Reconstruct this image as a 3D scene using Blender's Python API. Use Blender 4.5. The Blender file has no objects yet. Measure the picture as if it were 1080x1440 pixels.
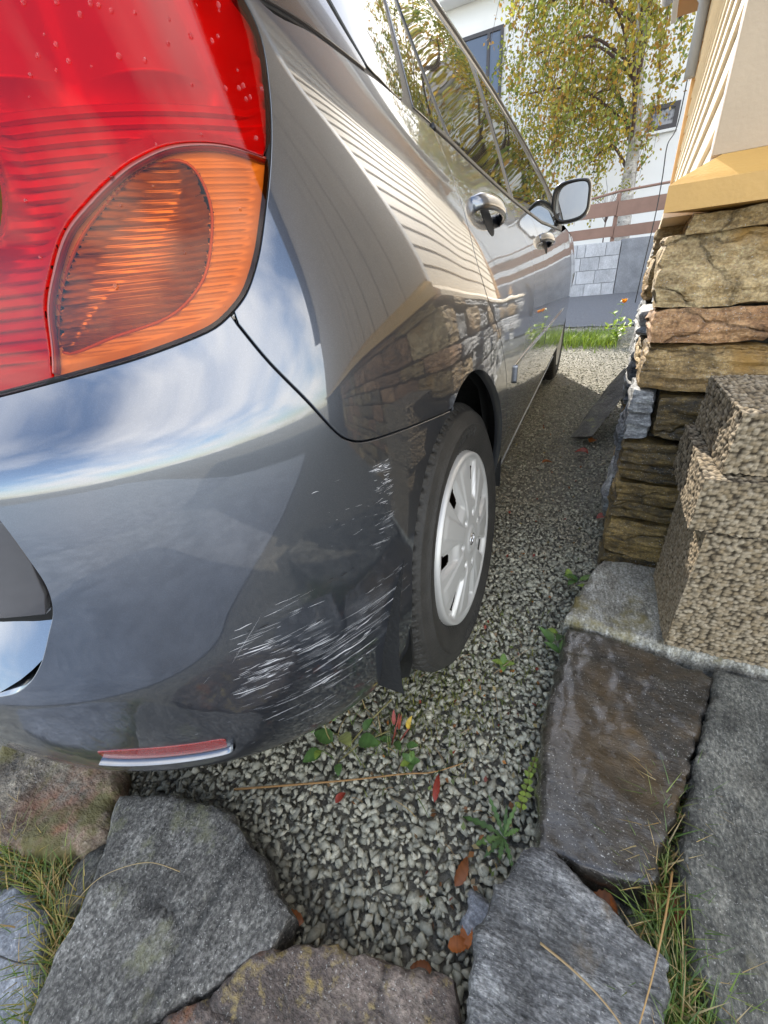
import bpy, bmesh, math, random
import numpy as np
from mathutils import Vector, Matrix, noise
from mathutils.geometry import delaunay_2d_cdt
random.seed(7); rng = np.random.default_rng(7)
R_ = math.radians
scene = bpy.context.scene
COL = scene.collection

# ------------------------------------------------------------------ camera
# The driveway climbs 4.5 degrees away from the camera: SLOPE maps driveway coordinates
# (x right, y along the car, z off the gravel) to the world.
SLOPE = Matrix.Rotation(R_(4.5), 4, 'X')
IDENT = Matrix.Identity(4)
cam_data = bpy.data.cameras.new('camera')
cam = bpy.data.objects.new('camera', cam_data); COL.objects.link(cam)
cam_data.sensor_fit = 'HORIZONTAL'; cam_data.sensor_width = 36.0
cam_data.lens = 569.15 / 1080.0 * 36.0
cam_data.clip_start = 0.01; cam_data.clip_end = 1000
_yaw, _p, _r = 0.502037, 0.542985, -0.117418
_fw = Vector((-math.sin(_yaw)*math.cos(_p), math.cos(_yaw)*math.cos(_p), -math.sin(_p)))
_rt0 = Vector((math.cos(_yaw), math.sin(_yaw), 0)); _up0 = _rt0.cross(_fw)
_rt = _rt0*math.cos(_r) + _up0*math.sin(_r); _up = -_rt0*math.sin(_r) + _up0*math.cos(_r)
_M = Matrix((( _rt.x, _up.x, -_fw.x, 0.165005), (_rt.y, _up.y, -_fw.y, 0.030320), (_rt.z, _up.z, -_fw.z, 0.854149), (0, 0, 0, 1)))
cam.matrix_world = SLOPE @ _M
scene.camera = cam

# ------------------------------------------------------------------ sky, sun, exposure
SUN_AZ = math.atan2(-0.42, 0.90)          # towards the sun, from +Y, x positive to the right
SUN_EL = R_(36)
world = bpy.data.worlds.new('World'); scene.world = world; world.use_nodes = True
wn = world.node_tree; wn.nodes.clear()
def N(tree, typ, **kw):
    n = tree.nodes.new(typ)
    for k, v in kw.items():
        if k.startswith('i_'): n.inputs[k[2:].replace('_', ' ')].default_value = v
        else: setattr(n, k, v)
    return n
def L(tree, a, b): tree.links.new(a, b)
sky = N(wn, 'ShaderNodeTexSky', sky_type='NISHITA', sun_disc=False, sun_elevation=SUN_EL, sun_rotation=SUN_AZ, air_density=1.0, dust_density=0.6, ozone_density=1.5)
wtc = N(wn, 'ShaderNodeTexCoord')
wsep = N(wn, 'ShaderNodeSeparateXYZ'); L(wn, wtc.outputs['Generated'], wsep.inputs[0])
wadd = N(wn, 'ShaderNodeMath', operation='ADD'); wadd.inputs[1].default_value = 0.25; L(wn, wsep.outputs['Z'], wadd.inputs[0])
wmax = N(wn, 'ShaderNodeMath', operation='MAXIMUM'); wmax.inputs[1].default_value = 0.05; L(wn, wadd.outputs[0], wmax.inputs[0])
wdiv = N(wn, 'ShaderNodeVectorMath', operation='DIVIDE'); wcmb = N(wn, 'ShaderNodeCombineXYZ')
for s in 'XYZ': L(wn, wmax.outputs[0], wcmb.inputs[s])
L(wn, wtc.outputs['Generated'], wdiv.inputs[0]); L(wn, wcmb.outputs[0], wdiv.inputs[1])
wno = N(wn, 'ShaderNodeTexNoise'); wno.inputs['Scale'].default_value = 1.15; wno.inputs['Detail'].default_value = 6; wno.inputs['Roughness'].default_value = 0.5
L(wn, wdiv.outputs[0], wno.inputs['Vector'])
wra = N(wn, 'ShaderNodeValToRGB'); wra.color_ramp.elements[0].position = 0.43; wra.color_ramp.elements[1].position = 0.68
L(wn, wno.outputs['Fac'], wra.inputs[0])
wmix = N(wn, 'ShaderNodeMix', data_type='RGBA'); wmix.inputs['B'].default_value = (8.6, 8.3, 7.8, 1)
L(wn, wra.outputs[0], wmix.inputs['Factor']); L(wn, sky.outputs[0], wmix.inputs['A'])
wbg = N(wn, 'ShaderNodeBackground'); wbg.inputs['Strength'].default_value = 0.14
L(wn, wmix.outputs['Result'], wbg.inputs['Color'])
wout = N(wn, 'ShaderNodeOutputWorld'); L(wn, wbg.outputs[0], wout.inputs['Surface'])
sun_data = bpy.data.lights.new('sun', 'SUN'); sun_data.energy = 2.6; sun_data.angle = R_(0.53); sun_data.color = (1.0, 0.93, 0.82)
sun = bpy.data.objects.new('sun', sun_data); COL.objects.link(sun)
_sd = Vector((math.sin(SUN_AZ)*math.cos(SUN_EL), math.cos(SUN_AZ)*math.cos(SUN_EL), math.sin(SUN_EL)))
sun.rotation_euler = _sd.to_track_quat('Z', 'Y').to_euler(); sun.location = _sd*40
scene.view_settings.view_transform = 'Standard'; scene.view_settings.look = 'None'
scene.view_settings.exposure = 1.98; scene.view_settings.gamma = 1.0; scene.view_settings.use_curve_mapping = False
scene.render.engine = 'CYCLES'
scene.cycles.max_bounces = 8; scene.cycles.transparent_max_bounces = 12; scene.cycles.sample_clamp_indirect = 8.0
scene.cycles.caustics_reflective = False; scene.cycles.caustics_refractive = False
scene.cycles.use_denoising = True

# ------------------------------------------------------------------ object helpers
W = {}
def link(o, parent, wm):
    COL.objects.link(o); W[o] = wm
    if parent is not None:
        o.parent = parent; o.matrix_parent_inverse = W[parent].inverted(); o.matrix_basis = wm
    else: o.matrix_world = wm
    return o
def tag(o, label=None, cat=None, group=None, kind=None):
    if label: o['label'] = label
    if cat: o['category'] = cat
    if group: o['group'] = group
    if kind: o['kind'] = kind
    return o
def thing(name, label, cat, loc=(0, 0, 0), frame=SLOPE, group=None):
    o = bpy.data.objects.new(name, None); o.empty_display_size = 0.1
    link(o, None, frame @ Matrix.Translation(loc)); return tag(o, label, cat, group)
def obj(name, me, mat, parent=None, wm=SLOPE):
    o = bpy.data.objects.new(name, me)
    if mat is not None and len(me.materials) == 0: me.materials.append(mat)
    return link(o, parent, wm)
def mesh(name, v, f, smooth=True):
    me = bpy.data.meshes.new(name); me.from_pydata([tuple(map(float, p)) for p in v], [], [tuple(map(int, q)) for q in f]); me.update()
    if smooth: me.polygons.foreach_set('use_smooth', [True]*len(me.polygons))
    return me
def mesh_np(name, v, f, smooth=False, col=None):
    """v (n,3), f (m,k) all of one size"""
    v = np.asarray(v, np.float32); f = np.asarray(f, np.int32); k = f.shape[1]
    me = bpy.data.meshes.new(name); me.vertices.add(len(v)); me.vertices.foreach_set('co', v.ravel())
    me.loops.add(f.size); me.loops.foreach_set('vertex_index', f.ravel())
    me.polygons.add(len(f)); me.polygons.foreach_set('loop_start', np.arange(0, f.size, k, dtype=np.int32))
    try: me.polygons.foreach_set('loop_total', np.full(len(f), k, np.int32))
    except Exception: pass
    me.update(calc_edges=True); me.validate()
    if smooth: me.polygons.foreach_set('use_smooth', [True]*len(me.polygons))
    if col is not None:
        a = me.color_attributes.new('tint', 'FLOAT_COLOR', 'POINT'); c = np.ones((len(v), 4), np.float32); c[:, :3] = col; a.data.foreach_set('color', c.ravel())
    return me
def box_mesh(x0, x1, y0, y1, z0, z1, bevel=0.0, name='box'):
    bm = bmesh.new(); bmesh.ops.create_cube(bm, size=1)
    for v in bm.verts: v.co = Vector(((x0+x1)/2+v.co.x*(x1-x0), (y0+y1)/2+v.co.y*(y1-y0), (z0+z1)/2+v.co.z*(z1-z0)))
    if bevel: bmesh.ops.bevel(bm, geom=bm.edges[:], offset=bevel, segments=2, affect='EDGES', profile=.5)
    me = bpy.data.meshes.new(name); bm.to_mesh(me); bm.free(); return me
def prism_mesh(poly, axis_vec, name='prism'):
    """poly: 3-D polygon, extruded along axis_vec"""
    n = len(poly); a = Vector(axis_vec); v = [Vector(p) for p in poly] + [Vector(p)+a for p in poly]
    f = [tuple(range(n))[::-1], tuple(range(n, 2*n))] + [(i, (i+1) % n, n+(i+1) % n, n+i) for i in range(n)]
    me = bpy.data.meshes.new(name); me.from_pydata(v, [], f); bm = bmesh.new(); bm.from_mesh(me); bmesh.ops.recalc_face_normals(bm, faces=bm.faces); bm.to_mesh(me); bm.free(); return me
def tube_mesh(path, rad, n=8, name='tube', caps=True):
    path = [Vector(p) for p in path]; rads = rad if hasattr(rad, '__len__') else [rad]*len(path)
    v, f = [], []; ref = None
    for i, p in enumerate(path):
        t = (path[min(i+1, len(path)-1)]-path[max(i-1, 0)]).normalized()
        if ref is None: ref = t.orthogonal().normalized()
        ref = (ref - t*ref.dot(t)).normalized(); b = t.cross(ref)
        for k in range(n):
            a = 2*math.pi*k/n; v.append(p + (ref*math.cos(a)+b*math.sin(a))*rads[i])
    for i in range(len(path)-1):
        for k in range(n): f.append((i*n+k, i*n+(k+1) % n, (i+1)*n+(k+1) % n, (i+1)*n+k))
    if caps: f.append(tuple(range(n))[::-1]); f.append(tuple((len(path)-1)*n+k for k in range(n)))
    return mesh(name, v, f)
def catmull(pts, n=6, closed=False):
    P = [np.array(p, float) for p in pts]; m = len(P); out = []
    rngi = range(m) if closed else range(m-1)
    for i in rngi:
        if closed: a, b, c, d = P[(i-1) % m], P[i], P[(i+1) % m], P[(i+2) % m]
        else: a, b, c, d = P[max(i-1, 0)], P[i], P[i+1], P[min(i+2, m-1)]
        for k in range(n):
            t = k/n; out.append(.5*((2*b)+(-a+c)*t+(2*a-5*b+4*c-d)*t*t+(-a+3*b-3*c+d)*t**3))
    if not closed: out.append(P[-1])
    return [tuple(p) for p in out]
def resample(poly, step):
    pl = [np.array(poly[0], float)]
    for q in poly[1:]:
        if np.linalg.norm(np.array(q, float)-pl[-1]) > 4e-4: pl.append(np.array(q, float))
    while np.linalg.norm(pl[-1]-pl[0]) < 4e-4: pl.pop()
    poly = pl; out = []; n = len(poly)
    for i in range(n):
        a = np.array(poly[i], float); b = np.array(poly[(i+1) % n], float); k = max(1, int(math.ceil(np.linalg.norm(b-a)/step)))
        for j in range(k): out.append(a+(b-a)*j/k)
    return np.array(out)
def inside(px, py, poly):
    r = np.zeros(px.shape, bool); n = len(poly)
    for i in range(n):
        x0, y0 = poly[i]; x1, y1 = poly[(i+1) % n]
        c = ((y0 > py) != (y1 > py)); r ^= c & (px < (x1-x0)*(py-y0)/((y1-y0) if y1 != y0 else 1e-12)+x0)
    return r
def edge_dist(px, py, poly):
    d = np.full(px.shape, 1e9); n = len(poly)
    for i in range(n):
        a = poly[i]; b = poly[(i+1) % n]; e = b-a; l2 = max(e@e, 1e-12)
        t = np.clip(((px-a[0])*e[0]+(py-a[1])*e[1])/l2, 0, 1)
        d = np.minimum(d, np.hypot(px-a[0]-t*e[0], py-a[1]-t*e[1]))
    return d
def area2(poly): p = np.asarray(poly); return np.sum(p[:, 0]*np.roll(p[:, 1], -1)-np.roll(p[:, 0], -1)*p[:, 1])
def shrink(poly, g):
    p = np.asarray(poly, float); a = np.roll(p, 1, 0); b = np.roll(p, -1, 0)
    t1 = p-a; t2 = b-p; t1 /= np.linalg.norm(t1, axis=1, keepdims=True)+1e-12; t2 /= np.linalg.norm(t2, axis=1, keepdims=True)+1e-12
    n = np.stack([-(t1[:, 1]+t2[:, 1]), t1[:, 0]+t2[:, 0]], 1); l = np.linalg.norm(n, axis=1, keepdims=True); n /= l+1e-9
    return p+n*g/np.maximum(l/2, .45)
def cdt_fill(poly, step, holes=()):
    """poly ccw; returns pts, tris, number of boundary pts (first in pts)"""
    lo = poly.min(0); hi = poly.max(0)
    gx = np.arange(lo[0]+step*.5, hi[0], step); gy = np.arange(lo[1]+step*.5, hi[1], step*.9)
    X, Y = np.meshgrid(gx, gy); X[1::2] += step*.5; X = X.ravel(); Y = Y.ravel()
    k = inside(X, Y, poly); X, Y = X[k], Y[k]
    if len(X): k = edge_dist(X, Y, poly) > step*.45; X, Y = X[k], Y[k]
    pts = [tuple(p) for p in poly]+list(zip(X.tolist(), Y.tolist())); nb = len(poly)
    r = delaunay_2d_cdt([Vector(p) for p in pts], [], [list(range(nb))], 1, 1e-6, True)
    vs = np.array([tuple(v) for v in r[0]]); fs = [f for f in r[2] if len(f) == 3]; F = np.array(fs); c = vs[F].mean(1); k = inside(c[:, 0], c[:, 1], poly)
    return vs, [tuple(f) for f in F[k]], r[3]

# ------------------------------------------------------------------ material helpers
MATS = {}
def new_mat(name):
    m = bpy.data.materials.new(name); m.use_nodes = True; t = m.node_tree; b = t.nodes['Principled BSDF']; MATS[name] = m; return m, t, b
def setp(b, **kw):
    for k, v in kw.items():
        k = k.replace('_', ' ')
        if k in b.inputs: b.inputs[k].default_value = v
def simple(name, base, rough=.5, metal=0.0, noise_amt=0.0, scale=20.0, bump=0.0, bscale=60.0, **kw):
    m, t, b = new_mat(name); setp(b, Base_Color=(*base, 1), Roughness=rough, Metallic=metal, **kw)
    tc = N(t, 'ShaderNodeTexCoord')
    if noise_amt:
        no = N(t, 'ShaderNodeTexNoise'); no.inputs['Scale'].default_value = scale; no.inputs['Detail'].default_value = 6; L(t, tc.outputs['Object'], no.inputs['Vector'])
        mx = N(t, 'ShaderNodeMix', data_type='RGBA'); mx.inputs['A'].default_value = (*[c*(1-noise_amt) for c in base], 1); mx.inputs['B'].default_value = (*[min(1, c*(1+noise_amt)) for c in base], 1)
        L(t, no.outputs['Fac'], mx.inputs['Factor']); L(t, mx.outputs['Result'], b.inputs['Base Color'])
    if bump:
        nb = N(t, 'ShaderNodeTexNoise'); nb.inputs['Scale'].default_value = bscale; nb.inputs['Detail'].default_value = 5; L(t, tc.outputs['Object'], nb.inputs['Vector'])
        bp = N(t, 'ShaderNodeBump'); bp.inputs['Strength'].default_value = bump; bp.inputs['Distance'].default_value = .01; L(t, nb.outputs['Fac'], bp.inputs['Height']); L(t, bp.outputs[0], b.inputs['Normal'])
    return m
def ramp(t, fac, stops):
    r = N(t, 'ShaderNodeValToRGB'); e = r.color_ramp.elements
    while len(e) < len(stops): e.new(.5)
    for i, (p, c) in enumerate(stops): e[i].position = p; e[i].color = (*c, 1) if len(c) == 3 else c
    L(t, fac, r.inputs[0]); return r.outputs[0]
def stone_mat(name, stops, rough=(.55, .85), stretch=(1, 1, 1), rot=(0, 0, 0), scale=9, fine=70, bump=.5, patch=None, speck=0.0, per_object=0.0, wet=0.0, crack=0.0, mott=.6):
    """layered schist: stretched noise for the grain, fine speckle, an optional coloured patch (rust, lichen, moss)"""
    m, t, b = new_mat(name); tc = N(t, 'ShaderNodeTexCoord'); mp = N(t, 'ShaderNodeMapping'); mp.inputs['Scale'].default_value = stretch; mp.inputs['Rotation'].default_value = rot
    vec = tc.outputs['Object']
    if per_object:
        oi = N(t, 'ShaderNodeObjectInfo'); ad = N(t, 'ShaderNodeVectorMath', operation='ADD'); sc = N(t, 'ShaderNodeVectorMath', operation='SCALE'); sc.inputs[0].default_value = (13, 7, 5)
        L(t, oi.outputs['Random'], sc.inputs['Scale']); L(t, vec, ad.inputs[0]); L(t, sc.outputs[0], ad.inputs[1]); vec = ad.outputs[0]
    L(t, vec, mp.inputs['Vector'])
    n1 = N(t, 'ShaderNodeTexNoise'); n1.inputs['Scale'].default_value = scale; n1.inputs['Detail'].default_value = 9; n1.inputs['Roughness'].default_value = .62; n1.inputs['Distortion'].default_value = .6; L(t, mp.outputs[0], n1.inputs['Vector'])
    n2 = N(t, 'ShaderNodeTexNoise'); n2.inputs['Scale'].default_value = fine; n2.inputs['Detail'].default_value = 6; n2.inputs['Roughness'].default_value = .7; L(t, mp.outputs[0], n2.inputs['Vector'])
    n3 = N(t, 'ShaderNodeTexNoise'); n3.inputs['Scale'].default_value = 210; n3.inputs['Detail'].default_value = 6; L(t, vec, n3.inputs['Vector'])
    mm = N(t, 'ShaderNodeMath', operation='MULTIPLY_ADD'); mm.inputs[1].default_value = .62; L(t, n2.outputs['Fac'], mm.inputs[0])
    m2 = N(t, 'ShaderNodeMath', operation='MULTIPLY'); m2.inputs[1].default_value = .42; L(t, n1.outputs['Fac'], m2.inputs[0]); L(t, m2.outputs[0], mm.inputs[2])
    fac = mm.outputs[0]
    if per_object:
        m3 = N(t, 'ShaderNodeMath', operation='MULTIPLY_ADD'); m3.inputs[1].default_value = per_object; L(t, oi.outputs['Random'], m3.inputs[0])
        m4 = N(t, 'ShaderNodeMath', operation='SUBTRACT'); m4.inputs[1].default_value = per_object/2; L(t, fac, m4.inputs[0]); L(t, m4.outputs[0], m3.inputs[2]); fac = m3.outputs[0]
    col = ramp(t, fac, stops)
    sp = N(t, 'ShaderNodeMix', data_type='RGBA', blend_type='OVERLAY'); sp.inputs['Factor'].default_value = min(1, .36+speck); L(t, col, sp.inputs['A']); L(t, ramp(t, n3.outputs['Fac'], [(.34, (.10,)*3), (.66, (.92,)*3)]), sp.inputs['B']); col = sp.outputs['Result']
    fk = N(t, 'ShaderNodeTexNoise'); fk.inputs['Scale'].default_value = 330; fk.inputs['Detail'].default_value = 2; L(t, vec, fk.inputs['Vector'])
    fm_ = N(t, 'ShaderNodeMix', data_type='RGBA'); fm_.inputs['B'].default_value = (.55, .54, .50, 1); L(t, ramp(t, fk.outputs['Fac'], [(.64, (0, 0, 0)), (.72, (.7, .7, .7))]), fm_.inputs['Factor']); L(t, col, fm_.inputs['A']); col = fm_.outputs['Result']
    pl_ = N(t, 'ShaderNodeTexNoise'); pl_.inputs['Scale'].default_value = scale*1.6; pl_.inputs['Detail'].default_value = 6; pl_.inputs['Roughness'].default_value = .6; L(t, vec, pl_.inputs['Vector'])
    pm_ = N(t, 'ShaderNodeMix', data_type='RGBA', blend_type='MULTIPLY'); pm_.inputs['Factor'].default_value = mott; L(t, col, pm_.inputs['A']); L(t, ramp(t, pl_.outputs['Fac'], [(.36, (.42, .41, .40)), (.62, (1.25, 1.25, 1.25))]), pm_.inputs['B']); col = pm_.outputs['Result']
    crk = None
    if crack:
        wv = N(t, 'ShaderNodeTexNoise'); wv.inputs['Scale'].default_value = 14; wv.inputs['Detail'].default_value = 4; L(t, vec, wv.inputs['Vector']); wm_ = N(t, 'ShaderNodeVectorMath', operation='MULTIPLY_ADD'); wm_.inputs[1].default_value = (.10, .10, .10); L(t, wv.outputs['Color'], wm_.inputs[0]); L(t, mp.outputs[0], wm_.inputs[2])
        vo = N(t, 'ShaderNodeTexVoronoi', feature='DISTANCE_TO_EDGE'); vo.inputs['Scale'].default_value = crack; L(t, wm_.outputs[0], vo.inputs['Vector']); crk = ramp(t, vo.outputs['Distance'], [(.0, (.25, .25, .25)), (.035, (1, 1, 1))])
        cm_ = N(t, 'ShaderNodeMix', data_type='RGBA', blend_type='MULTIPLY'); cm_.inputs['Factor'].default_value = .62; L(t, col, cm_.inputs['A']); L(t, crk, cm_.inputs['B']); col = cm_.outputs['Result']
    for pc in (patch or []):
        pn = N(t, 'ShaderNodeTexNoise'); pn.inputs['Scale'].default_value = pc['scale']; pn.inputs['Detail'].default_value = 7; pn.inputs['Roughness'].default_value = .68
        pm = N(t, 'ShaderNodeMapping'); pm.inputs['Location'].default_value = pc.get('loc', (0, 0, 0)); L(t, vec, pm.inputs[0]); L(t, pm.outputs[0], pn.inputs['Vector'])
        pf = ramp(t, pn.outputs['Fac'], [(pc['lo'], (0, 0, 0)), (pc['hi'], (1, 1, 1))])
        if 'centre' in pc:
            ds = N(t, 'ShaderNodeVectorMath', operation='DISTANCE'); ds.inputs[1].default_value = pc['centre']; L(t, tc.outputs['Object'], ds.inputs[0])
            mr = N(t, 'ShaderNodeMapRange'); mr.inputs['From Min'].default_value = pc['radius']; mr.inputs['From Max'].default_value = pc['radius']*.3; L(t, ds.outputs['Value'], mr.inputs['Value'])
            ml = N(t, 'ShaderNodeMath', operation='MULTIPLY'); L(t, pf, ml.inputs[0]); L(t, mr.outputs[0], ml.inputs[1]); pf = ml.outputs[0]
        px = N(t, 'ShaderNodeMix', data_type='RGBA'); px.inputs['B'].default_value = (*pc['col'], 1); L(t, pf, px.inputs['Factor']); L(t, col, px.inputs['A']); col = px.outputs['Result']
    L(t, col, b.inputs['Base Color'])
    if wet:
        wn1 = N(t, 'ShaderNodeTexNoise'); wn1.inputs['Scale'].default_value = 48; wn1.inputs['Detail'].default_value = 9; wn1.inputs['Roughness'].default_value = .68; L(t, mp.outputs[0], wn1.inputs['Vector'])
        wb = N(t, 'ShaderNodeBump'); wb.inputs['Strength'].default_value = .22; wb.inputs['Distance'].default_value = .004; L(t, wn1.outputs['Fac'], wb.inputs['Height']); L(t, wb.outputs[0], b.inputs['Coat Normal'])
        setp(b, Coat_Weight=wet, Coat_Roughness=.05, Coat_IOR=1.5)
    rr = N(t, 'ShaderNodeMapRange'); rr.inputs['To Min'].default_value = rough[0]; rr.inputs['To Max'].default_value = rough[1]; rr.inputs['From Min'].default_value = .35; rr.inputs['From Max'].default_value = .65; L(t, n2.outputs['Fac'], rr.inputs['Value']); L(t, rr.outputs[0], b.inputs['Roughness'])
    bp = N(t, 'ShaderNodeBump'); bp.inputs['Strength'].default_value = min(1, bump*1.1); bp.inputs['Distance'].default_value = .012; L(t, fac, bp.inputs['Height'])
    bq = N(t, 'ShaderNodeBump'); bq.inputs['Strength'].default_value = bump*.5; bq.inputs['Distance'].default_value = .002; L(t, n3.outputs['Fac'], bq.inputs['Height']); L(t, bp.outputs[0], bq.inputs['Normal']); nrm_ = bq.outputs[0]
    if crk is not None:
        bc = N(t, 'ShaderNodeBump'); bc.inputs['Strength'].default_value = .8; bc.inputs['Distance'].default_value = .006; L(t, crk, bc.inputs['Height']); L(t, nrm_, bc.inputs['Normal']); nrm_ = bc.outputs[0]
    L(t, nrm_, b.inputs['Normal'])
    return m
def tint_mat(name, rough=.7, mult=1.0, speckle=True, bump=.4, translucent=0.0):
    m, t, b = new_mat(name); at = N(t, 'ShaderNodeVertexColor', layer_name='tint'); tc = N(t, 'ShaderNodeTexCoord')
    no = N(t, 'ShaderNodeTexNoise'); no.inputs['Scale'].default_value = 180; no.inputs['Detail'].default_value = 5; L(t, tc.outputs['Object'], no.inputs['Vector'])
    mx = N(t, 'ShaderNodeMix', data_type='RGBA', blend_type='OVERLAY'); mx.inputs['Factor'].default_value = .6 if speckle else 0; L(t, at.outputs[0], mx.inputs['A']); L(t, no.outputs['Fac'], mx.inputs['B'])
    L(t, mx.outputs['Result'], b.inputs['Base Color']); setp(b, Roughness=rough)
    if bump:
        bp = N(t, 'ShaderNodeBump'); bp.inputs['Strength'].default_value = bump; bp.inputs['Distance'].default_value = .003; L(t, no.outputs['Fac'], bp.inputs['Height']); L(t, bp.outputs[0], b.inputs['Normal'])
    if translucent:
        tr = N(t, 'ShaderNodeBsdfTranslucent'); L(t, at.outputs[0], tr.inputs[0]); ms = N(t, 'ShaderNodeMixShader'); ms.inputs[0].default_value = translucent
        L(t, b.outputs[0], ms.inputs[1]); L(t, tr.outputs[0], ms.inputs[2]); L(t, ms.outputs[0], t.nodes['Material Output'].inputs[0])
    return m
def lens_mat(name, tint, rough=.02, ior=1.46):
    m, t, b = new_mat(name); t.nodes.remove(b); tr = N(t, 'ShaderNodeBsdfTransparent'); tr.inputs[0].default_value = (*tint, 1)
    gl = N(t, 'ShaderNodeBsdfGlossy'); gl.inputs['Roughness'].default_value = rough; fr = N(t, 'ShaderNodeFresnel'); fr.inputs[0].default_value = ior
    ms = N(t, 'ShaderNodeMixShader'); L(t, fr.outputs[0], ms.inputs[0]); L(t, tr.outputs[0], ms.inputs[1]); L(t, gl.outputs[0], ms.inputs[2]); L(t, ms.outputs[0], t.nodes['Material Output'].inputs[0]); return m

def paint_mat():
    m, t, b = new_mat('car_paint'); tc = N(t, 'ShaderNodeTexCoord')
    fl = N(t, 'ShaderNodeTexVoronoi'); fl.inputs['Scale'].default_value = 2600; L(t, tc.outputs['Object'], fl.inputs['Vector'])
    c = ramp(t, fl.outputs['Color'], [(0, (.078, .088, .110)), (.6, (.087, .098, .123)), (1, (.116, .130, .160))]); L(t, c, b.inputs['Base Color'])
    setp(b, Metallic=.85, Roughness=.24, Coat_Weight=1.0, Coat_Roughness=.02, Coat_IOR=2.0)
    sz_ = N(t, 'ShaderNodeSeparateXYZ'); L(t, tc.outputs['Object'], sz_.inputs[0]); hz_ = N(t, 'ShaderNodeMapRange'); hz_.inputs['From Min'].default_value = .52; hz_.inputs['From Max'].default_value = .22; L(t, sz_.outputs['Z'], hz_.inputs['Value'])
    du_ = N(t, 'ShaderNodeTexNoise'); du_.inputs['Scale'].default_value = 55; du_.inputs['Detail'].default_value = 10; du_.inputs['Roughness'].default_value = .75; L(t, tc.outputs['Object'], du_.inputs['Vector'])
    df_ = N(t, 'ShaderNodeMath', operation='MULTIPLY'); L(t, hz_.outputs[0], df_.inputs[0]); L(t, ramp(t, du_.outputs['Fac'], [(.45, (.0, .0, .0)), (.72, (.38, .38, .38))]), df_.inputs[1])
    dm_ = N(t, 'ShaderNodeMix', data_type='RGBA'); dm_.inputs['B'].default_value = (.20, .175, .14, 1); L(t, df_.outputs[0], dm_.inputs['Factor']); L(t, c, dm_.inputs['A']); L(t, dm_.outputs['Result'], b.inputs['Base Color'])
    dc_ = N(t, 'ShaderNodeMath', operation='MULTIPLY_ADD'); dc_.inputs[1].default_value = -.9; dc_.inputs[2].default_value = 1.0; L(t, df_.outputs[0], dc_.inputs[0]); L(t, dc_.outputs[0], b.inputs['Coat Weight'])
    dr_ = N(t, 'ShaderNodeMath', operation='MULTIPLY_ADD'); dr_.inputs[1].default_value = .6; dr_.inputs[2].default_value = .32; L(t, df_.outputs[0], dr_.inputs[0]); L(t, dr_.outputs[0], b.inputs['Roughness'])
    dn = N(t, 'ShaderNodeTexNoise'); dn.inputs['Scale'].default_value = 14; dn.inputs['Detail'].default_value = 9; dn.inputs['Roughness'].default_value = .7; L(t, tc.outputs['Object'], dn.inputs['Vector'])
    rr = N(t, 'ShaderNodeMapRange'); rr.inputs['From Min'].default_value = .45; rr.inputs['From Max'].default_value = .75; rr.inputs['To Min'].default_value = .02; rr.inputs['To Max'].default_value = .07; L(t, dn.outputs['Fac'], rr.inputs['Value']); L(t, rr.outputs[0], b.inputs['Coat Roughness'])
    op = N(t, 'ShaderNodeTexNoise'); op.inputs['Scale'].default_value = 7; op.inputs['Detail'].default_value = 1; L(t, tc.outputs['Object'], op.inputs['Vector'])
    bp = N(t, 'ShaderNodeBump'); bp.inputs['Strength'].default_value = .035; bp.inputs['Distance'].default_value = .01; L(t, op.outputs['Fac'], bp.inputs['Height']); L(t, bp.outputs[0], b.inputs['Coat Normal'])
    return m
M_paint = paint_mat()
M_black = simple('black_plastic', (.012, .012, .013), .45, noise_amt=.3, scale=40, bump=.1, bscale=400)
M_gap = simple('gap_black', (.004, .004, .004), .9, noise_amt=.2)
M_trim = simple('gloss_trim', (.045, .040, .040), .18, noise_amt=.1, Coat_Weight=.5)
M_glass = simple('tinted_glass', (.012, .016, .016), .02, noise_amt=.2, scale=3, Specular_IOR_Level=.8)
M_rubber = simple('tyre_rubber', (.030, .028, .025), .62, noise_amt=.6, scale=18, bump=.25, bscale=220)
M_silver = simple('silver_wheel_paint', (.56, .55, .53), .36, .3, noise_amt=.06, scale=14, Coat_Weight=.25)
M_chrome = simple('chrome', (.75, .75, .77), .08, 1.0, noise_amt=.05)
M_rust = simple('rusty_steel', (.09, .045, .03), .8, .3, noise_amt=.5, scale=40)
M_liner = simple('arch_liner', (.008, .008, .008), .9, noise_amt=.3, bump=.4, bscale=90)
M_redlens = lens_mat('red_lens', (.88, .022, .012))
M_amberlens = lens_mat('amber_lens', (.98, .44, .12))
M_clearlens = lens_mat('clear_lens', (.55, .46, .20))
M_house = simple('lamp_housing', (.80, .80, .80), .40, .2, noise_amt=.04, scale=50)
M_bowl = simple('lamp_reflector', (.55, .48, .42), .25, .7, noise_amt=.04, scale=50)
M_ring = simple('lamp_ring', (.28, .03, .015), .25, noise_amt=.1, Coat_Weight=.6)
M_bulb = simple('amber_bulb', (.55, .20, .03), .15, noise_amt=.1, Coat_Weight=1.0)
M_reflector = simple('red_reflector', (.26, .007, .006), .25, noise_amt=.5, scale=420, bump=.6, bscale=500, Coat_Weight=1.0)
M_scratch = simple('scraped_primer', (.62, .63, .66), .6, noise_amt=.2, scale=120)
M_gouge = simple('dark_gouge', (.02, .02, .024), .8, noise_amt=.3, scale=120)
M_mirror = simple('mirror_silver', (.85, .86, .86), .012, 1.0, noise_amt=.01)
M_water = simple('water_drop', (.95, .95, .95), .02, noise_amt=.01, Transmission_Weight=1.0, IOR=1.33)
M_sillgleam = simple('sill_gleam', (.42, .43, .45), .35, .5, noise_amt=.3, scale=30)  # pale base colour paints the silver reflection along the sill

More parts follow.
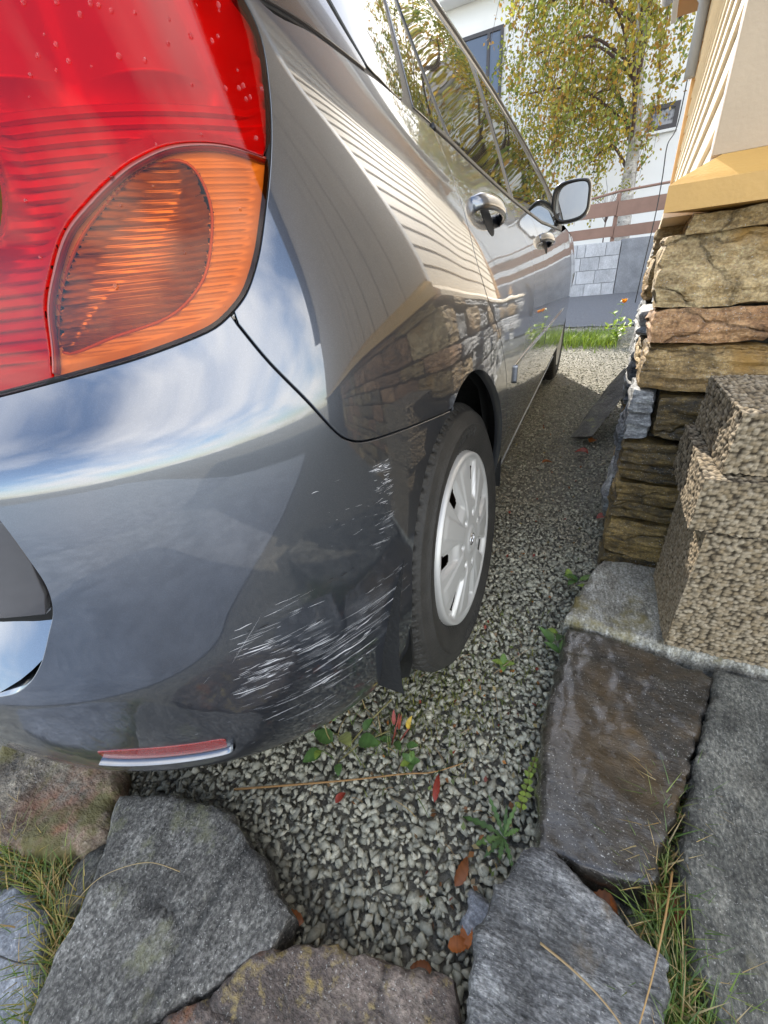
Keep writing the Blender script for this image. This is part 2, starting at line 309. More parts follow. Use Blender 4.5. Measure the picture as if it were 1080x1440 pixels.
def scuff_mat():
    m, t, b = new_mat('scuffed_plastic'); setp(b, Base_Color=(.42, .43, .46, 1), Roughness=.7); tc = N(t, 'ShaderNodeTexCoord'); mp = N(t, 'ShaderNodeMapping'); mp.inputs['Scale'].default_value = (9, 9, 210)
    L(t, tc.outputs['Object'], mp.inputs[0]); n1 = N(t, 'ShaderNodeTexNoise'); n1.inputs['Scale'].default_value = 1.0; n1.inputs['Detail'].default_value = 8; n1.inputs['Roughness'].default_value = .72; L(t, mp.outputs[0], n1.inputs['Vector'])
    n2 = N(t, 'ShaderNodeTexNoise'); n2.inputs['Scale'].default_value = 22; n2.inputs['Detail'].default_value = 6; L(t, tc.outputs['Object'], n2.inputs['Vector']); at = N(t, 'ShaderNodeVertexColor', layer_name='tint')
    ad = N(t, 'ShaderNodeMath', operation='MULTIPLY'); L(t, n1.outputs['Fac'], ad.inputs[0]); L(t, n2.outputs['Fac'], ad.inputs[1])
    f = ramp(t, ad.outputs[0], [(.28, (0, 0, 0)), (.46, (.38, .38, .38))]); ml = N(t, 'ShaderNodeMath', operation='MULTIPLY'); L(t, f, ml.inputs[0]); L(t, at.outputs[0], ml.inputs[1]); L(t, ml.outputs[0], b.inputs['Alpha']); return m
M_scuff = scuff_mat()

# ================================================================== SETTING
M_ground = stone_mat('ground_earth', [(.3, (.11, .10, .08)), (.5, (.24, .225, .18)), (.7, (.40, .375, .30))], (.8, .95), scale=30, fine=160, bump=.8)
M_asphalt = stone_mat('asphalt', [(.3, (.085, .088, .095)), (.5, (.12, .125, .135)), (.7, (.17, .175, .185))], (.7, .9), scale=40, fine=300, bump=.5)
TA = math.tan(R_(4.5))
def ground_z(y):
    a, b = -3.0, 9.6
    return TA*min(max(y, a), b)
ys = [-150, -60, -20, -8] + [ -3 + .35*i for i in range(37)] + [14, 25, 60, 150]
xs = [-150, -50, -15, -5, -2, -1, 0, 1, 2, 5, 15, 50, 150]
gv = [(x, y, ground_z(y) - .014) for y in ys for x in xs]; nx = len(xs)
gf = [(j*nx+i, j*nx+i+1, (j+1)*nx+i+1, (j+1)*nx+i) for j in range(len(ys)-1) for i in range(nx-1)]
tag(obj('ground', mesh('ground', gv, gf), M_ground, None, IDENT), kind='structure')
st = mesh('street', [(-40, 6.0, .004), (-2, 5.9, .004), (.3, 5.75, .004), (1.2, 5.85, .004), (40, 6.2, .004), (40, 11.6, .004), (-40, 11.6, .004)], [(0, 1, 2, 3, 4, 5, 6)], False)
tag(obj('street', st, M_asphalt), kind='structure')
M_yard = stone_mat('wet_paving', [(.36, (.10, .11, .125)), (.50, (.19, .205, .23)), (.66, (.30, .315, .34))], (.25, .5), scale=3, fine=30, bump=.2)
tag(obj('yard', mesh('yard', [(-14, -13, ground_z(-9)-.008), (3.7, -13, ground_z(-9)-.008), (3.7, -3.0, ground_z(-3)-.008), (3.7, -.35, ground_z(-.35)-.008), (-14, -.35, ground_z(-.35)-.008), (-14, -3.0, ground_z(-3)-.008)], [(0, 1, 2, 5), (5, 2, 3, 4)], False), M_yard, None, IDENT), kind='structure')

# ---------------------------------------------------------------- retaining wall, fence, far building, birch
M_block = stone_mat('wall_block_concrete', [(.3, (.34, .35, .37)), (.5, (.48, .49, .51)), (.7, (.62, .63, .65))], (.8, .95), scale=5, fine=60, bump=.4, stretch=(1, 1, .35), per_object=.18, mott=.25)
M_smoothc = stone_mat('cast_concrete', [(.3, (.17, .18, .195)), (.5, (.24, .25, .27)), (.7, (.33, .34, .36))], (.8, .95), scale=4, fine=90, bump=.25, stretch=(1, 1, .4), mott=.3)
M_fence = simple('brown_fence_paint', (.26, .155, .115), .6, noise_amt=.22, scale=9, bump=.15, bscale=80)
M_white = simple('white_render', (.80, .80, .80), .85, noise_amt=.04, scale=4, bump=.12, bscale=140)
M_frame_dark = simple('dark_window_frame', (.05, .045, .05), .5, noise_amt=.2)
M_pane = simple('window_pane', (.10, .11, .14), .04, noise_amt=.15, scale=2, Specular_IOR_Level=.9)
RW = Matrix.Translation((-.39, 9.28, .73)) @ Matrix.Rotation(math.atan2(.133, 1.016), 4, 'Z')
wall = thing('retaining_wall', 'grey concrete block retaining wall below the brown fence across the street', 'retaining wall', (0, 0, 0), RW)
obj('core', box_mesh(-4, .70, .03, .24, -.15, .80), M_smoothc, wall, RW)
obj('concrete_panel', box_mesh(.71, 7, .0, .28, -.15, .85, .006), M_smoothc, wall, RW)
zc = [-.06, .20, .41, .62, .83]; bseen = 0
for r in range(4):
    x = -4 + (0 if r % 2 else -.18)
    while x < .70:
        w = random.choice([.14, .29, .31, .33]); x1 = min(x+w, .70)
        if .70-x1 < .08: x1 = .70
        if x1-x > .05: obj('block', box_mesh(x+.003, x1-.003, random.uniform(-.006, .004), .1, zc[r]+.003, zc[r+1]-.003, .004), M_block, wall, RW)
        x = x1 if x1 > x else x+.1
fence = thing('wooden_fence', 'brown two-plank wooden fence with a metal handrail on the retaining wall', 'fence', (0, 0, .83), RW)
for (xa, xb, za, zb, h, y) in [(-2.4, .55, .86, .92, .155, .05), (.56, 4.5, .885, .96, .165, .045), (-2.4, .55, 1.165, 1.225, .205, .05), (.56, 4.5, 1.19, 1.29, .215, .045)]:
    k = (zb-za)/4.0*(xb-xa)
    obj('plank', prism_mesh([(xa, y, za), (xb, y, za+k), (xb, y, za+k+h), (xa, y, za+h)], (0, .03, 0)), M_fence, fence, RW)
for x in (-2.2, -.95, .56, 2.1, 3.6): obj('post', box_mesh(x-.03, x+.03, .082, .15, .72, 1.52, .004), M_fence, fence, RW)
obj('handrail', tube_mesh([(-2.4, .115, 1.40), (-.1, .115, 1.46), (.56, .115, 1.55), (4.5, .115, 1.72)], .019), M_fence, fence, RW)

fb = thing('white_house', 'tall white rendered house beyond the fence with dark framed windows', 'house', (-2, 14.2, 1.0), IDENT)
obj('wall', box_mesh(-10, 6, 14.2, 22, .4, 7.4), M_white, fb, IDENT)
M_eave = simple('grey_eave', (.30, .29, .28), .6, noise_amt=.1)
M_rooft = simple('dark_roof_tile', (.06, .055, .055), .7, noise_amt=.3, scale=5)
obj('eave', box_mesh(-10.3, 6.3, 13.75, 14.19, 7.28, 7.42), M_white, fb, IDENT)
obj('gutter', tube_mesh([(-10.3, 13.68, 7.42), (6.3, 13.68, 7.42)], .07), M_eave, fb, IDENT)
obj('roof', prism_mesh([(-10.4, 13.6, 7.47), (-10.4, 22.6, 7.47), (-10.4, 18.1, 10.2)], (16.8, 0, 0)), M_rooft, fb, IDENT)
def window(root, x0, x1, z0, z1, mull, y=14.2, fr=.09):
    w = obj('window', box_mesh(x0+.01, x1-.01, y-.012, y+.02, z0+.01, z1-.01), M_frame_dark, root, IDENT)
    for a, b, c, d in [(x0, x1, z0, z0+fr), (x0, x1, z1-fr, z1), (x0, x0+fr, z0+fr, z1-fr), (x1-fr, x1, z0+fr, z1-fr)] + [(m-fr/2, m+fr/2, z0+fr, z1-fr) for m in mull]:
        obj('frame', box_mesh(a, b, y-.06, y-.013, c, d), M_frame_dark, w, IDENT)
    e = [x0+fr] + [q for m in mull for q in (m-fr/2, m+fr/2)] + [x1-fr]
    for i in range(0, len(e), 2): obj('pane', box_mesh(e[i], e[i+1], y-.03, y-.014, z0+fr, z1-fr), M_pane, w, IDENT)
    obj('sill', box_mesh(x0-.04, x1+.04, y-.09, y-.001, z0-.05, z0-.002), M_white, w, IDENT)
window(fb, -4.35, -2.97, 4.7, 6.69, [-3.33], fr=.075)
window(fb, .50, 1.10, 4.03, 4.5, [])
window(fb, -8.4, -7.0, 4.7, 6.69, [-7.7]); window(fb, 3.2, 4.6, 4.7, 6.69, [3.9])

def leaves_mesh(name, centres, size, cols, droop=.0, normal_rand=1.0):
    n = len(centres); c = np.asarray(centres); a = rng.normal(size=(n, 3)); a[:, 2] -= droop; a /= np.linalg.norm(a, axis=1, keepdims=True)
    b = rng.normal(size=(n, 3)); b -= a*np.sum(a*b, 1, keepdims=True); b /= np.linalg.norm(b, axis=1, keepdims=True)
    nn = np.cross(a, b)
    s = size*rng.uniform(.7, 1.25, (n, 1)); p = np.stack([c-a*s*.5, c+b*s*.36-a*s*.05+nn*s*.06, c+a*s*.6, c-b*s*.36-a*s*.05+nn*s*.06], 1).reshape(-1, 3)
    f = (np.arange(n)[:, None]*4+np.array([[0, 1, 2, 3]])); return mesh_np(name, p, f, col=np.repeat(cols, 4, 0))
M_leaf = tint_mat('leaf', .55, speckle=False, bump=0, translucent=.45)
M_bark = stone_mat('birch_bark', [(.36, (.05, .045, .04)), (.45, (.40, .37, .33)), (.7, (.68, .65, .60))], (.7, .9), scale=5, fine=16, bump=.8, stretch=(1, 1, 2.2))
M_twig = simple('birch_twig', (.085, .05, .04), .8, noise_amt=.3)
birch = thing('birch_tree', 'autumn birch with yellow and green leaves in front of the white house', 'tree', (.35, 11.6, .75), IDENT)
def merged_tubes(name, paths, n=6):
    v, f = [], []; o = 0
    for path, r0, r1 in paths:
        me = tube_mesh(path, [r0+(r1-r0)*i/(len(path)-1) for i in range(len(path))], n, 'tmp', False)
        v += [tuple(q.co) for q in me.vertices]; f += [tuple(o+i for i in p.vertices) for p in me.polygons]; o = len(v); bpy.data.meshes.remove(me)
    return mesh(name, v, f)
trunk_path = [(.37, 11.6, .6), (.34, 11.6, 1.6), (.28, 11.6, 2.6), (.27, 11.6, 3.3), (.16, 11.62, 4.3), (.02, 11.62, 5.4), (-.1, 11.6, 6.6), (-.15, 11.6, 7.8), (-.18, 11.6, 9.0)]
obj('trunk', tube_mesh(catmull(trunk_path, 4), list(np.linspace(.17, .02, 33)), 12), M_bark, birch, IDENT)
limbs = []; twigs = []; leaf_c = []; leaf_col = []
pal = np.array([(.34, .33, .05), (.36, .34, .05), (.50, .37, .05), (.25, .29, .05), (.52, .35, .05), (.18, .24, .05), (.40, .38, .09), (.46, .25, .05)])
def crown_pt():
    while True:
        p = rng.normal(size=3); p *= rng.uniform(.25, 1)**.5/np.linalg.norm(p); q = np.array([-.65, 11.6, 5.8])+p*np.array([1.75, 1.6, 3.1])
        if q[0] > .75 and q[2] < 5.0: continue
        return q
for i in range(22):
    e = crown_pt(); z0 = min(max(2.9, e[2]-rng.uniform(.6, 1.8)), 8.0); t = (z0-2.6)/6.4
    s = np.array([.27-.45*t, 11.6, z0]); m = (s+e)/2+np.array([0, 0, .35])
    limbs.append((catmull([s, m, e], 5), .05*(1-t*.6), .012))
for i in range(430):
    s = crown_pt(); ln = rng.uniform(.5, 1.25); out = (s-np.array([.1, 11.6, s[2]]))*rng.uniform(.05, .22); path = []
    for k in range(7):
        u = k/6; path.append(s+out*u+np.array([rng.normal()*.02, rng.normal()*.02, .12*u-ln*u*u]))
    twigs.append((path, .006, .003)); nl = int(rng.uniform(40, 85)); pc = pal[rng.integers(len(pal), size=3)]
    for k in range(nl):
        u = rng.uniform(.05, 1)*6; j = min(int(u), 5); p = np.array(path[j])+(np.array(path[j+1])-np.array(path[j]))*(u-j)
        leaf_c.append(p+rng.normal(size=3)*.085); leaf_col.append(pc[rng.integers(3)]*rng.uniform(.75, 1.25))
obj('branches', merged_tubes('branches', limbs+twigs, 4), M_twig, birch, IDENT)
tag(obj('crown', leaves_mesh('crown', leaf_c, .070, np.array(leaf_col), droop=.8), M_leaf, birch, IDENT), kind='stuff')
# bare sapling by the handrail
sap = thing('bare_sapling', 'small thin bare sapling beside the birch trunk above the handrail', 'sapling', (.02, 10.4, 1.5), IDENT)
tw = []; lc = []
for i in range(16):
    a = rng.uniform(0, 6.28); h = rng.uniform(.35, .8); p0 = np.array([-.02, 10.4, 1.9+rng.uniform(0, .25)]); p1 = p0+np.array([math.cos(a)*.12, math.sin(a)*.12, h*.5]); p2 = p0+np.array([math.cos(a)*.26, math.sin(a)*.26, h*.75])
    tw.append(([p0, p1, p2], .006, .003)); lc += [p2+rng.normal(size=3)*.04 for _ in range(5)]
obj('stem', tube_mesh([(0, 10.4, 1.2), (-.02, 10.4, 2.2)], [.014, .008], 6), M_twig, sap, IDENT); obj('twigs', merged_tubes('twigs', tw, 4), M_twig, sap, IDENT)
obj('leaves', leaves_mesh('leaves', lc, .05, np.tile(pal[6]*.8, (len(lc), 1))), M_leaf, sap, IDENT)

# ================================================================== HOUSE ON STONE FOUNDATION
_cb = SLOPE @ Vector((.262, 1.09, 0)); HM = Matrix.Translation(_cb) @ Matrix.Rotation(R_(-3.4), 4, 'Z')
M_cream = simple('cream_siding_paint', (.82, .70, .52), .55, noise_amt=.05, scale=6, bump=.12, bscale=120)
M_trimw = simple('white_trim_paint', (.80, .78, .74), .5, noise_amt=.05, scale=12, bump=.1, bscale=150)
M_beige = simple('shaded_beige_paint', (.46, .345, .225), .6, noise_amt=.16, scale=10, bump=.1, bscale=150)  # shaded rear facade's tone put into the paint, darker than the cream side
M_yellow = simple('yellow_moulding_paint', (.55, .315, .085), .5, noise_amt=.16, scale=9, bump=.1, bscale=130)
M_orange = simple('ochre_trim_paint', (.60, .33, .12), .55, noise_amt=.08, scale=9, bump=.1, bscale=130)
house = thing('timber_house', 'cream clapboard house with yellow base moulding standing on the stone foundation', 'house', (2, 2, .9), HM)
def hpart(name, me, m): return obj(name, me, m, house, HM)
HL = 3.35; TOP = 2.46; PITCH = .0925
hpart('inner_wall', box_mesh(.09, 7.0, .075, HL-.02, .885, TOP), M_beige)
hpart('base_moulding', prism_mesh([(-.016, -.048, .885), (-.016, -.048, .926), (.0, -.03, .938), (.06, .028, .972), (.06, .028, .885)], (6.9, 0, 0)), M_yellow)
hpart('base_board', prism_mesh([(-.014, .03, .885), (-.014, .03, .905), (.060, .03, .962), (.0635, .03, .962), (.0635, .03, .885)], (0, HL-.03, 0)), M_cream)
z = .957; i = 0
while z < TOP-.05:
    hpart('board', prism_mesh([(.066, .085, z), (.051, .085, z), (.0590, .085, z+PITCH-.009), (.0640, .085, z+PITCH-.005), (.0640, .085, z+PITCH+.004), (.068, .085, z+PITCH+.004)], (0, HL-.2, 0)), M_cream)
    z += PITCH
x = .262; k_ = 0
while x < 6.5:
    w_ = (.118, .132, .125)[k_ % 3]; hpart('board', box_mesh(x, x+w_-.004, .030+.004*(k_ % 2), .075, .972, TOP, .002), M_beige); x += w_; k_ += 1
hpart('corner_board', box_mesh(.044, .0655, .0455, .084, .965, TOP, .001), M_trimw)
hpart('corner_board', box_mesh(.0445, .255, .028, .045, .972, TOP, .001), M_beige)
hpart('corner_board', box_mesh(.034, .075, HL-.115, HL, .964, TOP, .002), M_orange)
dp = hpart('downpipe', tube_mesh([(.018, HL-.16, 1.98), (.018, HL-.16, TOP-.12), (-.10, HL-.16, TOP+.03)], .032, 10), M_eave)
hpart('soffit', box_mesh(-.13, .09, -.30, HL+.30, TOP, TOP+.03), M_orange)
hpart('fascia', box_mesh(-.165, -.131, -.32, HL+.32, TOP-.02, TOP+.15, .003), M_trimw)
hpart('gutter', tube_mesh([(-.21, -.31, TOP+.12), (-.21, HL+.31, TOP+.12)], .042, 10), M_eave)
hpart('gable', prism_mesh([(.09, .07, TOP), (6.6, .07, TOP), (3.35, .07, TOP+2.4)], (0, .06, 0)), M_beige)
hpart('roof', prism_mesh([(-.19, -.35, TOP+.16), (3.35, -.35, TOP+2.75), (7.1, -.35, TOP+.18), (7.1, -.35, TOP+.03), (3.35, -.35, TOP+2.58), (-.12, -.35, TOP+.035)], (0, HL+.8, 0)), M_rooft)
hpart('bargeboard', prism_mesh([(-.20, -.38, TOP+.03), (3.35, -.38, TOP+2.60), (3.35, -.38, TOP+2.80), (-.20, -.38, TOP+.20)], (0, .028, 0)), M_trimw)
# ---------------------------------------------------------------- stone foundation
SM = [stone_mat('olive_schist', [(.36, (.060, .036, .013)), (.50, (.33, .215, .085)), (.66, (.60, .45, .24))], (.5, .8), (1, 1, 2.0), (0, 0, 0), 8, 44, 1.0, crack=4.6, per_object=.16, patch=[dict(scale=7, lo=.52, hi=.66, col=(.36, .20, .05))]),
      stone_mat('rust_schist', [(.36, (.07, .036, .015)), (.50, (.30, .155, .066)), (.66, (.52, .31, .15))], (.5, .8), (1, 1, 2.0), (0, 0, 0), 8, 44, 1.0, crack=4.6, per_object=.14),
      stone_mat('shaded_grey_slate', [(.36, (.04, .042, .045)), (.50, (.20, .205, .21)), (.66, (.52, .53, .52))], (.45, .8), (.7, 1, 3), (.3, 0, 0), 9, 50, 1.0, per_object=.18, patch=[dict(scale=9, lo=.60, hi=.72, col=(.34, .38, .28))]),  # grey slate, with the side wall's cooler shade put into the colour
      stone_mat('dark_gold_schist', [(.36, (.022, .016, .008)), (.50, (.13, .088, .030)), (.66, (.36, .24, .08))], (.3, .65), (1, 1, 2.0), (0, 0, 0), 8, 44, 1.0, crack=4.6, per_object=.12)]
M_mortar = simple('dark_joint_earth', (.028, .025, .02), .95, noise_amt=.5, scale=30, bump=.8, bscale=60)
def rock(x0, x1, y0, y1, z0, z1, cuts=4, amp=.008, rnd=.12, seed=0, freq=9.0, strata=.004):
    bm = bmesh.new(); bmesh.ops.create_cube(bm, size=2); bmesh.ops.subdivide_edges(bm, edges=bm.edges[:], cuts=cuts, use_grid_fill=True)
    c = Vector(((x0+x1)/2, (y0+y1)/2, (z0+z1)/2)); h = Vector(((x1-x0)/2, (y1-y0)/2, (z1-z0)/2)); off = Vector((seed*3.1, seed*1.7, seed*2.3)); mn = min(h)
    skew = [random.uniform(-.10, .10) for _ in range(4)]
    for v in bm.verts:
        q = v.co.copy(); 
        # rounded corners: pull in where two or more coordinates are near the edge
        for a, b_ in ((0, 1), (1, 2), (0, 2)):
            k = max(0, abs(q[a])-.55)*max(0, abs(q[b_])-.55)/(.45*.45); q[a] *= 1-rnd*k*.3*mn/h[a]; q[b_] *= 1-rnd*k*.3*mn/h[b_]
        p = Vector((q.x*h.x, q.y*h.y, q.z*h.z*(1+skew[0]*q.x+skew[1]*q.y)))
        p.x += skew[2]*.3*q.z*h.x; w = c+p
        d = noise.noise_vector((w+off)*freq)*amp + noise.noise_vector((w+off)*freq*3.3)*amp*.55 + noise.noise_vector((w+off)*freq*9)*amp*.28
        st_ = noise.noise(Vector((w.x*6, w.y*6, w.z*90))+off)*strata
        v.co = w + d + Vector((q.x/max(abs(q.x), .001)*st_ if abs(q.x) > .9 else 0, q.y/max(abs(q.y), .001)*st_ if abs(q.y) > .9 else 0, 0))
    me = bpy.data.meshes.new('stone'); bm.to_mesh(me); bm.free(); me.polygons.foreach_set('use_smooth', [True]*len(me.polygons)); 
    try: me.set_sharp_from_angle(angle=R_(30))
    except Exception: pass
    return me
found = thing('stone_foundation', 'dry stone foundation wall of layered schist under the cream house', 'stone wall', (1, 1, 0), HM)
obj('core', box_mesh(.05, 6.9, .05, HL-.02, -.3, .884), M_mortar, found, HM)
courses = [(-.12, .098), (.102, .215), (.219, .264), (.268, .322), (.327, .428), (.433, .546), (.551, .646), (.651, .716), (.722, .846), (.85, .884)]
front = {9: [(.03, .45, 0), (.46, .9, 1)], 8: [(-.004, .33, 0), (.34, .7, 1)], 7: [(.0, .205, 1), (.215, .5, 0)], 6: [(.0, .30, 0), (.31, .62, 1)], 5: [(-.008, .045, 2), (.05, .175, 3), (.185, .5, 0)],
         4: [(.0, .165, 3), (.175, .5, 1)], 3: [(.004, .21, 3), (.22, .5, 0)], 2: [(.0, .22, 3), (.23, .6, 3)], 1: [(.0, .19, 3), (.2, .55, 0)], 0: [(0, .3, 3), (.31, .7, 3)]}
sd = 1
for ci, (z0, z1) in enumerate(courses):
    lst = list(front[ci]); x = lst[-1][1]+.01
    while x < 2.7: w = random.uniform(.2, .5); lst.append((x, min(x+w, 2.85), random.choice([0, 1, 3]))); x += w+.01
    for k, (x0, x1, mi) in enumerate(lst):
        near = x0 < .5; sd += 1
        obj('stone', rock(x0, x1, random.uniform(-.012, .012), .20, z0, z1, 20 if near else 4, .007, .22, sd, strata=.006), SM[mi], found, HM)
    y = .205
    while y < HL-.05:
        w = random.uniform(.22, .52)*(1 if z1-z0 > .06 else 1.3); y1 = min(y+w, HL); sd += 1
        near = y < 1.6
        obj('stone', rock(random.uniform(-.022, .016), .2, y, y1-.008, z0, z1, 10 if near else 5, .008, .4, sd, strata=.010), SM[random.choice([2, 2, 2, 2, 0])], found, HM)
        y = y1
# ---------------------------------------------------------------- expanded-clay blocks
def cell_noise(p, s):
    """distance to the nearest jittered cell point (pebbles), vectorised"""
    q = p/s; b = np.floor(q).astype(np.int64); best = np.full(len(p), 9.0); idv = np.zeros(len(p))
    for dx in (-1, 0, 1):
        for dy in (-1, 0, 1):
            for dz in (-1, 0, 1):
                c = b+np.array([dx, dy, dz]); h = (c[:, 0]*73856093) ^ (c[:, 1]*19349663) ^ (c[:, 2]*83492791); h = (h*2654435761) & 0xffffffff
                j = np.stack([(h & 1023)/1023., ((h >> 10) & 1023)/1023., ((h >> 20) & 1023)/1023.], 1)
                d = np.linalg.norm(q-(c+.15+.7*j), axis=1); k = d < best; best = np.where(k, d, best); idv = np.where(k, ((h >> 5) & 255)/255., idv)
    return best, idv
def grid_box(x0, x1, y0, y1, z0, z1, s):
    V, F = [], []; o = 0
    def face(o3, a, b):
        nonlocal o
        na = max(2, int(np.linalg.norm(a)/s)); nb = max(2, int(np.linalg.norm(b)/s)); A, B = np.meshgrid(np.linspace(0, 1, na+1), np.linspace(0, 1, nb+1), indexing='ij')
        P = o3+A[..., None]*a+B[..., None]*b; V.append(P.reshape(-1, 3)); n = nb+1
        i, j = np.meshgrid(np.arange(na), np.arange(nb), indexing='ij'); q = (i*n+j).ravel()
        F.append(np.stack([q, q+n, q+n+1, q+1], 1)+o); o += (na+1)*(nb+1)
    X, Y, Z = np.array([x1-x0, 0, 0]), np.array([0, y1-y0, 0]), np.array([0, 0, z1-z0]); p = np.array([x0, y0, z0])
    face(p, X, Z); face(p+Y, Z, X); face(p, Z, Y); face(p+X, Y, Z); face(p+Z, X, Y)
    return np.concatenate(V), np.concatenate(F)
def clay_block(name, label, x0, x1, y0, y1, z0, z1, rz=0, seed=0, gap=1.0):
    v, f = grid_box(x0, x1, y0, y1, z0, z1, .0022); c = np.array([(x0+x1)/2, (y0+y1)/2, (z0+z1)/2]); h = np.array([(x1-x0)/2, (y1-y0)/2, (z1-z0)/2])
    q = (v-c)/h; d, idv = cell_noise(v+seed*.37, .0076)
    n = np.where(np.abs(q) > .9999, np.sign(q), 0); n /= np.linalg.norm(n, axis=1, keepdims=True)
    d2, _ = cell_noise(v+5+seed*.37, .03)
    hgt = np.clip(.0066*(.42-d), -.007, .0012)*gap*(.7+.6*idv) - .0025*np.clip(.30-d2, 0, 1)*3*idv
    low = np.array([noise.noise(Vector(p)*11)*.0015 for p in v]); v = v+n*(hgt+low)[:, None]
    ang = rz; w = v-c; w = np.stack([w[:, 0]*math.cos(ang)-w[:, 1]*math.sin(ang), w[:, 0]*math.sin(ang)+w[:, 1]*math.cos(ang), w[:, 2]], 1)+c
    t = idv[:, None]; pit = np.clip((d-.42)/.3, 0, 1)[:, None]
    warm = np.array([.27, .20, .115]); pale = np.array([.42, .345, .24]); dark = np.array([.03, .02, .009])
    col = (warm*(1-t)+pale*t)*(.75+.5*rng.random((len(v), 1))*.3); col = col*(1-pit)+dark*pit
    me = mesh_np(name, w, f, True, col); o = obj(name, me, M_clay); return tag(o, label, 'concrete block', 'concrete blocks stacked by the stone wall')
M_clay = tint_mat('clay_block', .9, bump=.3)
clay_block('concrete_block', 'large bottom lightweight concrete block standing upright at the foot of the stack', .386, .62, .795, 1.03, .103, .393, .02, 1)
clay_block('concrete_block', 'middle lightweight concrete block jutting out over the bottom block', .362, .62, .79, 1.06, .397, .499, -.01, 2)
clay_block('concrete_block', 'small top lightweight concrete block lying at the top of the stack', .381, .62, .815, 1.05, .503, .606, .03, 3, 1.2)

# ---------------------------------------------------------------- flagstones in the foreground
def resample_n(poly, n): q = [np.array(a, float) for a in poly]; return np.array([q[i]+(q[(i+1) % len(q)]-q[i])*k/n for i in range(len(q)) for k in range(n)])
def slab(name, label, poly, ztop, thick, mat, tilt=(0, 0), step=.007, amp=.006, freq=9, edge=.007, strata=0.0, group='flagstones in the foreground', cat='flagstone', seed=0, jit=.007):
    p = .78*resample_n(poly, 12)+.22*np.array(catmull(poly, 12, True)); p = p if area2(p) > 0 else p[::-1]; p = resample(p, step*1.1)
    p = p+np.array([(noise.noise(Vector((x*34+seed, y*34, 3)))*jit+noise.noise(Vector((x*95, y*95+seed, 7)))*jit*.5, noise.noise(Vector((x*34, y*34+seed, 9)))*jit+noise.noise(Vector((x*95+seed, y*95, 1)))*jit*.5) for x, y in p])
    vs, fs, orig = cdt_fill(p, step); nb = len(p); cx, cy = p.mean(0); d = edge_dist(vs[:, 0], vs[:, 1], p)
    def hz(x, y): 
        q = Vector((x*freq+seed*3, y*freq, seed)); s = noise.fractal(q, .9, 2.1, 5)*amp
        if strata: k = noise.noise(Vector((x*14+seed, y*14, 2)))+.7*x*strata+.9*y*strata; s += (math.floor(k*5)/5-k)*amp*1.4
        return ztop+tilt[0]*(x-cx)+tilt[1]*(y-cy)+s
    zz = np.array([hz(x, y) for x, y in vs]); k = np.clip(1-d/edge, 0, 1); zz -= edge*.7*k*k
    V = [(x, y, z) for (x, y), z in zip(vs, zz)]; F = [tuple(f) for f in fs]
    # boundary index of each input boundary point
    bi = [None]*nb
    for vi, o in enumerate(orig):
        for k_ in o:
            if k_ < nb: bi[k_] = vi
    bi = [b for b in bi if b is not None]; prev = bi; nrm = []
    for i in range(len(bi)): a = vs[bi[i-1]]; b = vs[bi[(i+1) % len(bi)]]; t = b-a; l = np.linalg.norm(t)+1e-9; nrm.append((t[1]/l, -t[0]/l))
    for lev, (dz, out) in enumerate([(.012, .003), (.03, .0045), (.055, .002), (thick, -.006)]):
        if dz > thick: break
        cur = []
        for i, b in enumerate(bi):
            x, y, z0 = V[b]; o = out+noise.noise(Vector((x*40+lev*5, y*40, seed+dz*60)))*.006
            cur.append(len(V)); V.append((x+nrm[i][0]*o, y+nrm[i][1]*o, z0-dz))
        for i in range(len(bi)): j = (i+1) % len(bi); F.append((prev[j], prev[i], cur[i], cur[j]))
        prev = cur
    me = mesh(name, V, F, True)
    try: me.set_sharp_from_angle(angle=R_(42))
    except Exception: pass
    o = obj(name, me, mat); tag(o, label, cat, group); return o
M_wet = stone_mat('wet_slab', [(.36, (.006, .0055, .005)), (.50, (.022, .019, .015)), (.66, (.062, .054, .041))], (.25, .5), (1, 2.6, 1), (0, 0, .5), 8, 60, .5, wet=1.0, patch=[dict(scale=6, lo=.46, hi=.62, col=(.075, .043, .011), centre=(.40, .60, .1), radius=.26)], speck=.1)
M_gslab = stone_mat('grey_green_slab', [(.36, (.034, .035, .032)), (.50, (.115, .115, .10)), (.66, (.28, .27, .225))], (.5, .8), (2.8, 1, 1), (0, 0, .25), 8, 90, .8, patch=[dict(scale=11, lo=.6, hi=.74, col=(.24, .22, .13), centre=(.42, .25, .1), radius=.25)], speck=.15)
M_boulder = stone_mat('banded_grey_stone', [(.36, (.036, .036, .038)), (.50, (.145, .147, .15)), (.66, (.38, .38, .37))], (.5, .8), (1, 3.6, 1), (0, 0, -.75), 8, 75, .8, crack=1.4, patch=[dict(scale=8, lo=.55, hi=.68, col=(.19, .14, .085), centre=(.30, .28, .1), radius=.12)], speck=.2)
M_redslab = stone_mat('brown_red_slab', [(.36, (.034, .026, .022)), (.50, (.13, .098, .082)), (.66, (.27, .22, .18))], (.5, .8), (1, 1.6, 1), (0, 0, .4), 8, 80, 1.0, crack=3, patch=[dict(scale=30, lo=.55, hi=.66, col=(.36, .27, .10)), dict(scale=9, lo=.56, hi=.66, col=(.30, .11, .04), loc=(3, 1, 0))], speck=.1)
M_bigslab = stone_mat('speckled_grey_slab', [(.36, (.024, .022, .020)), (.50, (.105, .10, .09)), (.66, (.31, .30, .27))], (.55, .85), (1.7, 1, 1), (0, 0, .9), 9, 95, .8, crack=1.6, patch=[dict(scale=10, lo=.57, hi=.70, col=(.20, .20, .11)), dict(scale=14, lo=.62, hi=.7, col=(.36, .36, .33), loc=(4, 2, 0))], speck=.35)
